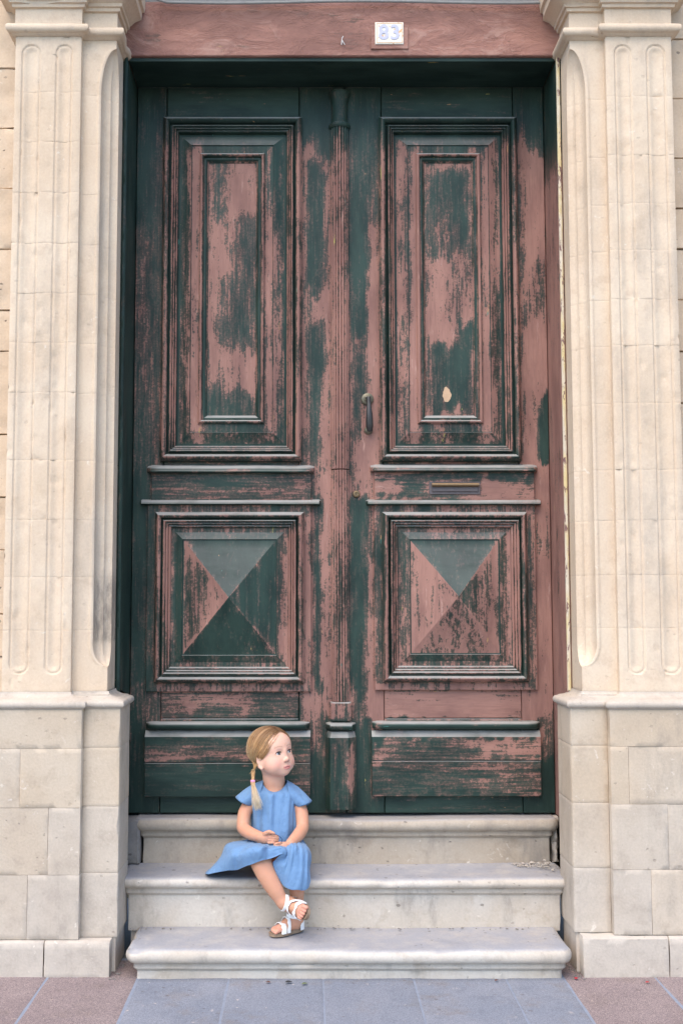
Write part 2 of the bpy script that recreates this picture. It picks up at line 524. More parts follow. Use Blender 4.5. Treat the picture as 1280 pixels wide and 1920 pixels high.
# ================================================================== PILASTERS
MO, MS, MI = 1.245, 0.995, 0.866       # outer edge, step, door-side corner (distance from the door's centre line)
YO, YI, YF = -0.42, -0.39, -0.235      # outer face, inner face, where the timber frame begins
PO, PS, PI_ = 1.30, 0.940, 0.808       # the same for the pedestal
YPO, YPI = -0.475, -0.445
FL = ((-1.2226 - 1.1453) / 2, (1.2226 - 1.1453) / 2), ((-1.0938 - 1.0245) / 2, (1.0938 - 1.0245) / 2)
FL = [(abs(c), r) for c, r in FL]
Z_top, Z_bot = PZ(68, YO), PZ(1298, YO)
ZF0, ZF1 = PZ(1266, YO), PZ(82, YO)            # flute ends
ZC1a, ZC1b = PZ(176, YI), PZ(92, YI)           # stop of the corner hollow, top
ZC0a, ZC0b = PZ(1206, YI), PZ(1250, YI)        # and bottom
WC = 0.056
def flute(m, z):
    d = 0.0
    for c, r in FL:
        zz = min(max(z, ZF0 + r), ZF1 - r)
        q = r - math.hypot(m - c, z - zz)
        if q > 0:
            d = max(d, 0.0055 * sstep(0, 0.006, q) - 0.0022 * sstep(0.007, 0.011, q) + 0.007 * sstep(0.011, 0.032, q))
    return d
def hollow(z):
    if z > ZC1a: t = (z - ZC1a) / (ZC1b - ZC1a)
    elif z < ZC0a: t = (ZC0a - z) / (ZC0a - ZC0b)
    else: t = 0
    return WC * math.sqrt(max(0.0, 1 - min(1, t) ** 2))
MSMP = sorted(set([round(v, 5) for v in span(MS, MO, 0.0085)] + [round(c + s * (r - q), 5) for c, r in FL for s in (-1, 1) for q in (-0.001, 0.0, 0.002, 0.004, 0.007, 0.011, 0.018)]), reverse=True)
def plan(z, seed, chip):
    pts = [(MO, YW + 0.02), (MO, YO + 0.004)]
    for m in MSMP:
        y = YO + flute(m, z)
        y += 0.0011 * (nz(m*14 + seed, 2, z*10) + nz(m*45 + seed, 7, z*30))
        c = nz(m*34 + seed, 31, z*26)
        if c > 0.52 and chip: y += min(0.004, (c - 0.52) * 0.05)
        if m in (MO, MS): y += 0.003
        pts.append((m, y))
    pts.append((MS - 0.0005, YI - 0.001))
    w = hollow(z)
    a0 = MI + w + 0.016
    for m in [MS - 0.004 + (a0 - MS + 0.004) * q / 8 for q in range(9)]:
        pts.append((m, YI + 0.0012 * nz(m*14 + seed, 3, z*10)))
    # roll beside the hollow, then the hollow itself
    k = w / WC
    for q in range(1, 7):
        t = q / 7
        pts.append((a0 - 0.016 * t, YI - 0.0035 * k * math.sin(math.pi * t)))
    cc = nz(seed, 77, z * 7)
    dmg = max(0.0, cc - 0.35) * 0.03 if chip else 0
    for q in range(0, 11):
        a = q / 10 * math.pi / 2
        ww = max(w, 0.0015 + dmg)
        rr = ww * (1.0 - 0.16 * k * math.exp(-((a - 0.95) / 0.16) ** 2))
        pts.append((MI + rr * math.cos(a), YI + 1.15 * rr * math.sin(a)))
    pts.append((MI, YI + 0.10))
    pts.append((MI, YF))
    return pts
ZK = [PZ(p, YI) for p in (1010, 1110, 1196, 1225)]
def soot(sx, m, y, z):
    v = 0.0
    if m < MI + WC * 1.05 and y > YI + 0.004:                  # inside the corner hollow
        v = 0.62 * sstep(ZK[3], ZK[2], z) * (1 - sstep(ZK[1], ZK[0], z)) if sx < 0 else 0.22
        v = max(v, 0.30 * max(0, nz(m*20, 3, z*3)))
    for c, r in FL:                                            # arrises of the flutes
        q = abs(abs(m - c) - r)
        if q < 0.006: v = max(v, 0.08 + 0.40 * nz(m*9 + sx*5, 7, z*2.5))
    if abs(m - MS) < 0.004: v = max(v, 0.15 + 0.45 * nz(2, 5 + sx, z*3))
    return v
def pilaster(sx, courses, ped_rows, plinth_joint, label):
    root = empty('pilaster', (sx * 1.05, YO, 0), label, 'pilaster', 'stone pilasters flanking the door')
    def add(mb, name, mat):
        mb.v = [(sx * v[0], v[1], v[2]) for v in mb.v]
        return mb.build(name, mat, root, sharp=50, wear=(name == 'stone_block' and mat is STONE))
    # mortar core
    mb = MB(); mb.box((MS + 0.006, YO + 0.02, 0.0), (MO - 0.006, YW + 0.2, 4.3)); add(mb, 'core', MORTAR)
    mb = MB(); mb.box((MI + 0.07, YI + 0.012, 0.0), (MS + 0.0055, YW + 0.2, 4.3)); add(mb, 'core', MORTAR)
    mb = MB(); mb.box((MI + 0.006, YI + 0.09, 1.0), (MI + 0.10, YF - 0.006, 3.5)); add(mb, 'core', MORTAR)
    mb = MB(); mb.box((PI_ + 0.008, YPI + 0.010, 0.0), (PO - 0.008, YF - 0.002, 0.95)); add(mb, 'core', MORTAR)
    zs = [PZ(p, YO) for p in courses]
    for i in range(len(zs) - 1):
        z1, z0 = zs[i] - 0.00008, zs[i + 1] + 0.00008
        seed = random.random() * 40
        jit = random.uniform(-0.0003, 0.0003)
        zz = [z0, z0 + 0.003] + span(z0 + 0.008, z1 - 0.008, 0.014) + [z1 - 0.003, z1]
        for e in (ZF0, ZF1, ZC1b, ZC0b):
            for s in range(-6, 44, 3):
                q = e + (s * 0.001 if e in (ZF0, ZC0b) else -s * 0.001)
                if z0 + 0.009 < q < z1 - 0.009: zz.append(q)
        zz = sorted(set(zz))
        rows = []
        for z in zz:
            pl = plan(z, seed, True)
            e = 0.0006 if z in (z0, z1) else 0.0
            row = []
            for n_, (m, y) in enumerate(pl):
                if n_ >= len(pl) - 2: row.append((m + e, y, z))
                elif n_ < 2: row.append((m - e, y, z))
                else: row.append((m, y + e + jit, z))
            rows.append(row)
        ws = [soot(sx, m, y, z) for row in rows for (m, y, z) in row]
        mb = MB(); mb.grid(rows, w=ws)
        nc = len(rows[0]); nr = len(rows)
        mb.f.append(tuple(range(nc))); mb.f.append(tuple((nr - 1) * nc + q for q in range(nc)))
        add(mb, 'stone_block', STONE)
    # capital: band, neck and stepped cornice, returning into the opening
    path = [(MO, YW), (MO, YO), (MS, YO), (MS, YI), (MI, YI), (MI, YF + 0.02)]
    if True:
        path = [(-x, y) for x, y in path]      # travel left to right keeps 'out' towards the street
    zt = Z_top
    z40, z10 = PZ(41, YO - 0.04), PZ(12, YO - 0.02)
    r = (z40 - zt) / 2
    prof = [(0.0, zt - 0.002), (0.006, zt), (0.012, zt + 0.004)]
    prof += [(0.014 + (r) * math.sin(a), zt + 0.006 + r - r * math.cos(a)) for a in [math.pi * q / 10 for q in range(11)]]
    zr = prof[-1][1]
    prof += [(0.004, zr + 0.001), (0.002, zr + 0.01), (0.002, z10), (0.012, z10 + 0.002), (0.014, z10 + 0.014), (0.022, z10 + 0.016), (0.024, z10 + 0.028),
             (0.030, z10 + 0.031), (0.044, z10 + 0.045), (0.062, z10 + 0.053), (0.070, z10 + 0.056), (0.072, z10 + 0.085), (0.082, z10 + 0.088), (0.085, z10 + 0.13), (0.0, z10 + 0.14)]
    mb = MB(); sweep(mb, path, prof, wob=0.0012, seed=sx)
    mb.v = [(-v[0], v[1], v[2]) for v in mb.v]
    add(mb, 'capital', STONE)
    mb = MB(); mb.box((MI - 0.02, YO - 0.03, z10 + 0.139), (MO + 0.03, YW + 0.3, z10 + 0.9)); add(mb, 'entablature', STONE)
    mb = MB(); mb.box((MI + 0.004, YO + 0.035, zt - 0.01), (MO - 0.004, YW + 0.02, z10 + 0.139)); add(mb, 'core', MORTAR)
    # pedestal cap moulding
    zc = PZ(1332, YPO)
    zu = PZ(1299, YO)
    pathp = [(-PO, YW), (-PO, YPO), (-PS, YPO), (-PS, YPI), (-PI_, YPI), (-PI_, YF + 0.015)]
    hh = zu - zc
    prof = [(-0.006, zc), (0.0, zc + 0.002), (0.002, zc + 0.005)]
    rr = hh * 0.24
    prof += [(0.002 + rr * 0.9 * math.sin(a), zc + 0.006 + rr - rr * math.cos(a)) for a in [math.pi * q / 8 for q in range(9)]]
    zr = prof[-1][1]
    prof += [(-0.004, zr + 0.001), (-0.008, zr + 0.004)]
    prof += [(-0.012 - 0.040 * math.sin(a), zr + 0.005 + (zu + 0.004 - zr - 0.005) * (1 - math.cos(a))) for a in [math.pi / 2 * q / 6 for q in range(7)]]
    mb = MB(); sweep(mb, pathp, prof, wob=0.0022, seed=sx * 3)
    nc = len(mb.v) // len(prof)
    mb.v = [(-v[0], v[1], v[2]) for v in mb.v]
    add(mb, 'pedestal_cap', PEDST)['tone'] = 0.45
    mb = MB(); mb.box((PI_ + 0.05, YPI + 0.04, zc - 0.01), (PO - 0.05, YF + 0.0, zu - 0.006)); add(mb, 'core', MORTAR)
    # pedestal courses: [top px, bottom px, joint x (as distance m) or None]
    for rowi, (t, b, joint) in enumerate(ped_rows):
        tone = lambda: min(1.0, max(0.0, (0.0, 0.05, 0.30, 0.45)[rowi] * (1.0 if sx < 0 else 0.75) + random.uniform(-0.18, 0.18)))
        z1, z0 = PZ(t, YPO) - 0.0002, PZ(b, YPO) + 0.0002
        cuts = [PO] + ([joint] if joint else []) + [PS]
        for c0, c1 in zip(cuts[:-1], cuts[1:]):
            mb = MB(); slab(mb, c1 + 0.0002, c0 - 0.0002, z0, z1, YPO + random.uniform(-0.0006, 0.0006), YPO + 0.12, 0.0006, step=0.02, rough=0.0016, rs=8, seed=random.random()*50, edge=0.0016)
            add(mb, 'stone_block', PEDST)['tone'] = tone()
        # door-side stone: front and reveal in one block
        seed = random.random() * 50
        rows = []
        jit = random.uniform(-0.001, 0.0015)
        for z in [z0, z0 + 0.003] + span(z0 + 0.012, z1 - 0.012, 0.02) + [z1 - 0.003, z1]:
            e = 0.0012 if z in (z0, z1) else 0.0
            row = [(PS + 0.001, YPO + 0.10, z), (PS + 0.001, YPI + 0.003 + e, z)]
            for m in span(PS - 0.002, PI_ + 0.012, 0.02):
                row.append((m, YPI + e + jit + 0.0014 * (nz(m*9 + seed, 1, z*8) + nz(m*30 + seed, 1, z*25)), z))
            ch = 0.002 + 0.012 * max(0, nz(seed, 5, z * 13) + 0.05)
            for a in (0, 0.5, 1.0):
                row.append((PI_ + ch * (1 - a) + 0.0005 * a, YPI + e + ch * a, z))
            for y in span(YPI + 0.03, YF, 0.03):
                row.append((PI_ + e + 0.0015 * nz(y*20 + seed, 2, z*12), y, z))
            rows.append(row)
        mb = MB(); mb.grid(rows)
        nc, nr = len(rows[0]), len(rows)
        mb.f.append(tuple(range(nc))); mb.f.append(tuple((nr - 1) * nc + q for q in range(nc)))
        add(mb, 'stone_block', PEDST)['tone'] = tone()
    # plinth
    z1 = PZ(ped_rows[-1][1], YPO) - 0.002
    for c0, c1 in ((PO + 0.02, plinth_joint), (plinth_joint, 0.826)):
        mb = MB(); slab(mb, c1 + 0.0005, c0 - 0.0005, -0.01, z1, -0.492, -0.25, 0.002, 0.008, step=0.02, rough=0.002, rs=8, seed=random.random()*50, edge=0.004)
        add(mb, 'plinth_block', PEDST)['tone'] = 0.55
    return root
def mm(px, py, Y): return abs(PX(px, py, Y))
pilaster(-1, [68, 172, 265, 360, 455, 549, 642, 735, 862, 974, 1082, 1182, 1298],
         [(1331, 1404, None), (1404, 1515, mm(38, 1460, YPO)), (1515, 1641, mm(90, 1580, YPO)), (1641, 1762, mm(51, 1700, YPO))], mm(80, 1800, -0.51),
         'fluted cream stone pilaster on its pedestal, on the side nearest the girl')
pilaster(1, [68, 180, 290, 380, 468, 560, 647, 755, 880, 975, 1078, 1178, 1298],
         [(1331, 1400, None), (1400, 1508, mm(1178, 1450, YPO)), (1508, 1631, mm(1252, 1570, YPO)), (1631, 1753, mm(1221, 1690, YPO))], mm(1257, 1790, -0.51),
         'fluted cream stone pilaster on its pedestal, on the side of the door knocker')

# ================================================================== STEPS
def round_path(x0, x1, yf, yb, r):
    pts = [(x0, yb)]
    for q in range(0, 7):
        a = math.pi + math.pi / 2 * q / 6
        pts.append((x0 + r + r * math.cos(a), yf + r + r * math.sin(a)))
    for q in range(0, 7):
        a = -math.pi / 2 + math.pi / 2 * q / 6
        pts.append((x1 - r + r * math.cos(a), yf + r + r * math.sin(a)))
    pts.append((x1, yb))
    return pts
def step(name, label, x0, x1, yf, yb, z0, z1, nose, rad, wear_amp, seed, mat=None):
    """tread with half-round nosing, fillet and riser; (x0..x1, yf) is the riser line"""
    root = empty(name, ((x0 + x1) / 2, yf, z0), label, 'step', 'stone steps up to the door')
    path = round_path(x0, x1, yf, yb, rad)
    t = nose
    zf = z1 - t - 0.017
    prof = [(0.0, z0 - 0.01)] + [(0.0, z) for z in span(z0 + 0.004, zf - 0.012, 0.03)]
    prof += [(0.004, zf - 0.010), (0.005, zf - 0.006), (0.012, zf - 0.003), (0.0135, zf + 0.001), (0.0135, zf + 0.013), (0.017, zf + 0.016)]
    c = z1 - t / 2
    prof += [(0.017 + 0.021 * math.cos(a), c + (t / 2) * math.sin(a)) for a in [-math.pi/2 + math.pi * q / 14 for q in range(0, 15)]]
    mb = MB(); sweep(mb, path, prof, closed_ends=False, wob=wear_amp, seed=seed, step=0.02)
    nc = len(mb.v) // len(prof)
    last = list(range(len(mb.v) - nc, len(mb.v)))
    # tread: rows between the nosing line and the back
    rows = []
    for tt in (0.12, 0.35, 0.65, 1.0):
        r = []
        for q in last:
            v = mb.v[q]
            y = v[1] + (yb - v[1]) * tt
            r.append((v[0], y, z1 - 0.003 * (1 - abs(2*tt - 1)) + 0.0018 * nz(v[0]*6 + seed, y*9, 1)))
        rows.append(r)
    n0 = len(mb.v)
    for r in rows: mb.add(r, [])
    prev = last
    for k in range(len(rows)):
        cur = list(range(n0 + k*nc, n0 + (k+1)*nc))
        for q in range(nc - 1):
            mb.f.append((prev[q], prev[q+1], cur[q+1], cur[q]))
        prev = cur
    # the hollow that feet have worn into the tread
    mb.v = [(x, y, z - 0.006 * math.exp(-((x - 0.16) / 0.30)**2) * min(1, max(0, (z - z1 + 0.06) / 0.06))) for x, y, z in mb.v]
    mb.build('tread_and_riser', mat or STEPM, root, sharp=60)
    mb = MB(); mb.box((x0 + 0.01, yf + 0.012, max(-0.01, z0 - 0.15)), (x1 - 0.01, max(yb, 0.0) if z0 < 0.2 else 0.3, z1 - 0.012)); mb.build('step_core', MORTAR, root, smooth=False)
    return root
ZS1, ZS2, ZS3 = 0.107, 0.290, 0.465
XA = PX(253, 1835, -0.55), PX(1058, 1835, -0.55)
step('stone_step', 'lowest worn stone step with rounded nosing, resting on the pavement', XA[0], XA[1], -0.505, -0.24, 0.0, ZS1, 0.052, 0.010, 0.0040, 1.0)
step('stone_step', 'middle stone step the girl sits on, with pale scuffed nosing', -0.800, 0.800, -0.262, -0.05, ZS1 - 0.004, ZS2, 0.040, 0.004, 0.0034, 5.0)
step('stone_step', 'top stone step directly under the green door, chipped at one end', PX(268, 1600, -0.06), PX(1030, 1600, -0.06), -0.052, 0.05, ZS2 - 0.004, ZS3, 0.050, 0.004, 0.0042, 9.0, STEPB)
# fill beside the top step: grey stone on one side, broken rubble on the other
fillL = empty('infill_stone', (-0.80, -0.04, ZS2), 'small dark grey stone plugging the gap beside the top step', 'stone')
mb = MB(); slab(mb, -0.852, PX(266, 1580, -0.07) - 0.006, ZS2 - 0.003, ZS3 - 0.002, -0.085, 0.03, 0.008, step=0.015, rough=0.006, rs=20, edge=0.012, seed=3)
mb.build('block', GREYB, fillL)
fillR = empty('broken_infill', (0.82, -0.05, ZS2), 'broken mortar and rubble plugging the gap at the end of the top step', 'rubble')
mb = MB(); slab(mb, PX(1036, 1570, -0.05), 0.852, ZS2 - 0.003, ZS3 - 0.004, -0.035, 0.03, 0.012, step=0.010, rough=0.022, rs=26, edge=0.02, seed=8)
mb.build('mortar_lump', MORTAR, fillR)
def pebble(c, r, sq, seed, n1=7, n2=5):
    v, f = [], []
    for i in range(n2 + 1):
        th = math.pi * i / n2
        for j in range(n1):
            ph = 2 * math.pi * j / n1
            d = Vector((math.sin(th)*math.cos(ph), math.sin(th)*math.sin(ph), math.cos(th)))
            k = r * (1 + 0.45 * nz(d.x*1.7 + seed, d.y*1.7, d.z*1.7))
            v.append((c[0] + d.x*k*sq[0], c[1] + d.y*k*sq[1], c[2] + d.z*k*sq[2]))
    for i in range(n2):
        for j in range(n1):
            a, b = i*n1 + j, i*n1 + (j+1) % n1
            f.append((a, a + n1, b + n1, b))
    return v, f
rs = random.Random(3)
GRV = stone_mat('gravel_stone', (0.40, 0.36, 0.31), (0.50, 0.46, 0.41), (0.26, 0.23, 0.20), 0.3, 0.3, seed=44)
mb = MB()
for i in range(190):
    u = rs.random() ** 1.6
    x = 0.795 - u * 0.14 + rs.uniform(-0.01, 0.006)
    y = -0.075 - rs.random() * 0.12 * (1 - 0.7*u)
    zz = ZS2 + 0.004 + 0.014 * max(0, (1 - u * 1.6)) * rs.random()
    v, f = pebble((x, y, zz), rs.uniform(0.0010, 0.0034) * (1 + 1.2 * (rs.random() < 0.12)), (1.1, 1, 0.7), rs.random() * 90)
    mb.add(v, f)
tag(mb.build('gravel', GRV), 'crumbled gravel lying on the middle step beside the knocker-side pilaster', 'gravel', kind='stuff')
mb = MB()
for i in range(140):
    t = rs.random()
    x, y = rs.choice([(rs.uniform(-0.79, 0.79), -0.292 + rs.uniform(-0.012, 0.01)), (rs.uniform(-0.83, -0.79), -0.50 + rs.uniform(-0.02, 0.2)), (rs.uniform(0.79, 0.83), -0.5 + rs.uniform(-0.02, 0.2))])
    z = ZS1 + 0.001 if abs(x) < 0.79 and y > -0.31 else 0.0
    v, f = pebble((x, y, z + 0.001), rs.uniform(0.001, 0.004), (1.5, 1, 0.6), rs.random() * 90)
    mb.add(v, f)
tag(mb.build('grit', GREYB), 'dark grit and crumbs gathered in the joints of the steps', 'grit', kind='stuff')
# ================================================================== DOOR
PAINT = [  # (x0, y0, x1, y1, softness, value) measured on the photograph, applied in order: 0 sound green paint, 1 worn to rose-brown
 (230,100,1060,1540,1,.52),
 (240,300,302,880,26,.36),(240,880,274,1540,14,.08),(245,640,302,700,30,.30),
 (302,218,566,862,8,.44),(356,266,376,830,6,.86),(498,266,516,830,6,.82),
 (387,296,486,790,8,.80),(432,400,482,660,14,.34),(398,520,440,640,14,.36),(395,300,424,420,14,.52),(386,730,486,790,16,.36),(420,668,480,735,14,.86),(386,600,400,740,8,.8),
 (336,252,357,430,12,.25),(515,252,536,400,12,.2),
 (566,150,614,1330,8,.70),(577,310,612,545,8,.20),(577,610,608,700,10,.28),(574,700,600,860,12,.36),(588,930,604,1330,6,.12),(604,880,616,1330,4,.9),
 (612,236,657,1318,5,.64),(612,236,632,420,8,.5),
 (657,150,712,1330,6,.66),(657,230,692,640,10,.10),(662,560,700,640,10,.22),(660,650,688,740,12,.25),(657,740,676,900,10,.4),(690,480,712,900,6,.88),(664,815,700,900,16,.78),(657,935,690,1320,10,.10),(688,960,704,1300,6,.62),
 (712,218,975,862,8,.46),(770,266,790,830,6,.92),(905,266,922,830,6,.84),(736,252,758,830,6,.7),
 (792,296,899,790,8,.80),(800,318,882,480,16,.27),(830,480,890,600,20,.62),(806,640,880,775,14,.10),(855,600,884,660,10,.2),(806,420,850,470,14,.3),
 (922,252,945,830,6,.62),(925,560,945,830,8,.45),
 (975,150,1050,1540,6,.86),(990,480,1022,600,16,.45),(1008,745,1040,862,8,.06),(975,290,990,600,6,.7),(1010,1010,1040,1040,14,.6),
 (284,884,583,940,4,.32),(450,905,583,932,12,.52),(300,918,440,938,10,.45),
 (702,884,1001,940,4,.62),(755,898,800,932,12,.18),(702,884,1001,900,6,.3),(702,926,860,944,6,.2),(905,905,1000,932,8,.82),
 (273,945,583,1298,4,.40),(560,960,583,1298,6,.72),(273,1278,583,1298,4,.62),(273,960,292,1298,4,.28),(292,962,567,1278,6,.42),(305,1000,325,1250,6,.66),(535,1000,560,1250,6,.74),
 (327,990,345,1240,4,.12),(345,1018,512,1224,2,.26),
 (702,945,1006,1296,4,.52),(985,960,1006,1296,6,.66),(702,1276,1006,1296,4,.72),(720,962,987,1278,6,.48),(735,1000,752,1250,6,.55),(950,1000,975,1250,6,.78),
 (768,1000,937,1224,2,.60),
 (240,1298,614,1353,6,.42),(340,1305,470,1325,12,.66),(565,1298,614,1345,10,.72),
 (657,1296,1050,1353,6,.88),(662,1296,690,1353,10,.45),
 (240,1353,614,1540,6,.22),(271,1380,582,1430,6,.42),(440,1385,582,1428,12,.52),(271,1430,582,1494,6,.20),(540,1380,582,1470,10,.5),(586,1345,608,1420,8,.7),
 (612,1318,662,1353,3,.75),(612,1353,668,1520,3,.34),(648,1390,660,1500,4,.70),(612,1480,668,1520,8,.3),
 (668,1353,1050,1540,6,.16),(697,1382,1013,1425,4,.66),(750,1395,900,1425,12,.34),(697,1425,1013,1492,4,.50),(800,1430,1013,1485,20,.40),(700,1430,740,1480,8,.6),
 (1014,1330,1050,1420,10,.62),(1014,1430,1050,1540,12,.06),(668,1495,1050,1540,6,.05),(240,1495,614,1540,6,.04),
 (302,846,566,866,4,.36),(712,846,975,866,4,.36),
 (702,945,722,1296,4,.40),(737,980,760,1260,6,.42),(697,1425,1013,1492,6,.44),(345,1018,512,1224,2,.26),
 (230,100,1060,262,26,.02),(240,200,300,420,30,.10),(1000,200,1050,290,20,.08),(657,180,700,420,24,.06),
]
def wear(x, z):
    px, py = Q(x, z)
    px, py = px + 6*nz(px*.03, py*.012, 1) + 4*nz(px*.1, py*.04, 5), py + 26*nz(px*.06, py*.012, 9) + 12*nz(px*.15, py*.04, 3)
    v = 0.5
    for x0, y0, x1, y1, s, val in PAINT:
        if x0 - s < px < x1 + s and y0 - s < py < y1 + s:
            a = sstep(x0 - s, x0 + s, px) * (1 - sstep(x1 - s, x1 + s, px)) * sstep(y0 - s, y0 + s, py) * (1 - sstep(y1 - s, y1 + s, py))
            v += (val - v) * a
    return v - 0.07 * sstep(1290, 1400, py)
def board(name, mat, parent, x0, x1, z0, z1, yf, yb, bev=0.0025, bt=None, step=0.02, wob=0.0006):
    mb = MB(); slab(mb, x0, x1, z0, z1, yf, yb, bev, bt, step, rough=wob, rs=5, seed=x0*9, wfun=wear)
    return mb.build(name, mat, parent, wear=True)
def frame(name, mat, parent, X0, X1, Z0, Z1, prof, base, dz=0.0):
    """mitred rectangular moulding: prof = [(inset, proud, extra wear)] from the outside edge inwards"""
    mb = MB()
    cw, ch = (X0 + X1) / 2, (Z0 + Z1) / 2
    for side in range(4):
        rows = []; ws = []
        for u, h, dw in prof:
            a, b, c, d = X0 + u, X1 - u, Z0 + u, Z1 - u
            A, B = [((a, d), (b, d)), ((b, d), (b, c)), ((b, c), (a, c)), ((a, c), (a, d))][side]
            L = 36 if side % 2 else 16
            r = []
            for q in range(L + 1):
                t = q / L
                x, z = A[0] + (B[0]-A[0])*t, A[1] + (B[1]-A[1])*t
                r.append((x, base - (h * 1.25 if h > 0 else h) + 0.0004 * nz(x*20, h*100, z*20), z))
                ws.append(wear(x, z) + dw - 0.05 + (0 if side % 2 else -0.12))
            rows.append(r)
        mb.grid(rows, w=ws)
    return mb.build(name, mat, parent, wear=True, sharp=35)
S = 0.00218
def roll(u0, u1, h0, h1, top, n=5, dw=0.26):
    out = []
    for q in range(n + 1):
        t = q / n
        out.append((u0 + (u1-u0)*t, h0 + (h1-h0)*t + top * math.sin(math.pi*t), dw * math.sin(math.pi*t)))
    return out
UPPER = ([(0, 0, -.1), (0.0, 0.018, 0), (1*S, 0.020, .1)] + roll(1.5*S, 12*S, 0.022, 0.026, 0.010, 7) + [(12.5*S, 0.008, -.6), (16*S, 0.006, -.7), (17*S, 0.024, .05)]
         + roll(17.5*S, 21*S, 0.024, 0.021, 0.004, 4) + [(21.3*S, 0.010, -.5)] + roll(21.6*S, 25*S, 0.019, 0.015, 0.004, 4) + [(25.3*S, 0.005, -.5)] + roll(25.6*S, 29*S, 0.013, 0.009, 0.004, 4)
         + [(29.3*S, -0.003, -.55), (33*S, -0.002, -.55), (34*S, -0.002, 0), (44*S, 0.006, .05), (54*S, 0.014, .05), (54.6*S, 0.010, -.7), (56*S, 0.010, 0), (62*S, 0.010, .0), (70*S, 0.010, 0), (70.5*S, 0.016, 0)]
         + roll(71*S, 77*S, 0.017, 0.017, 0.005, 5) + [(77.5*S, 0.010, -.6)] + roll(78*S, 85*S, 0.010, 0.004, 0.004, 4, -.5) + [(87*S, 0.0, -.2)])
LOWER = ([(0, 0, -.1), (0.0, 0.014, 0), (1*S, 0.016, .1)] + roll(1.5*S, 11*S, 0.018, 0.024, 0.009, 7) + [(11.5*S, 0.007, -.6), (14*S, 0.005, -.7), (15*S, 0.022, .05)]
         + roll(15.5*S, 19.5*S, 0.022, 0.018, 0.004, 4) + [(19.8*S, 0.008, -.5)] + roll(20*S, 24*S, 0.015, 0.010, 0.004, 4) + [(24.3*S, 0.0, -.5)] + roll(24.6*S, 29*S, 0.008, 0.004, 0.004, 4)
         + [(29.3*S, -0.002, -.55), (33*S, -0.004, -.2), (34*S, -0.003, 0), (44*S, 0.004, .0), (50*S, 0.008, .0), (50.6*S, 0.004, -.7), (52.5*S, 0.004, -.55)])
def half_round(mb, x0, x1, z0, z1, out, base, ends=0.018, n=10, dw=0.0, topflat=0.0, weathered=False):
    """bullnose ledge with returned, rounded ends"""
    if weathered:                          # sloped, rounded upper face over a small square edge
        prof = [(base, z0), (base - out*0.9, z0), (base - out, z0 + (z1-z0)*0.10), (base - out, z0 + (z1-z0)*0.22)]
        for q in range(n + 1):
            a = math.pi/2 * q / n
            prof.append((base - out*(0.22 + 0.76*math.cos(a)), z0 + (z1-z0)*(0.25 + 0.75*math.sin(a))))
        prof.append((base, z1 + topflat))
    else:
        prof = [(base, z0)]
        for q in range(n + 1):
            a = -math.pi/2 + math.pi * q / n
            prof.append((base - out*0.55 - out*0.45*math.cos(a), (z0+z1)/2 + (z1-z0)/2*math.sin(a)))
        prof.append((base, z1 + topflat))
    xs = [x0] + span(x0 + ends, x1 - ends, 0.03) + [x1]
    rows, ws = [], []
    for y, z in prof:
        r = []
        for i, x in enumerate(xs):
            yy, zz = y, z
            if i in (0, len(xs) - 1):
                yy = base + (y - base) * 0.35; zz = (z0+z1)/2 + (z - (z0+z1)/2) * 0.75
            elif i in (1, len(xs) - 2):
                yy = base + (y - base) * 0.97
            r.append((x, yy + 0.0008*nz(x*9, 3, z*9), zz + 0.0006*nz(x*7, 5, 2)))
            ws.append(wear(x, z) + dw)
        rows.append(r)
    mb.grid(rows, w=ws)
    nc = len(xs); b = len(mb.v) - nc*len(prof)
    mb.f.append(tuple(b + q*nc for q in range(len(prof)))); mb.f.append(tuple(b + q*nc + nc - 1 for q in range(len(prof))))

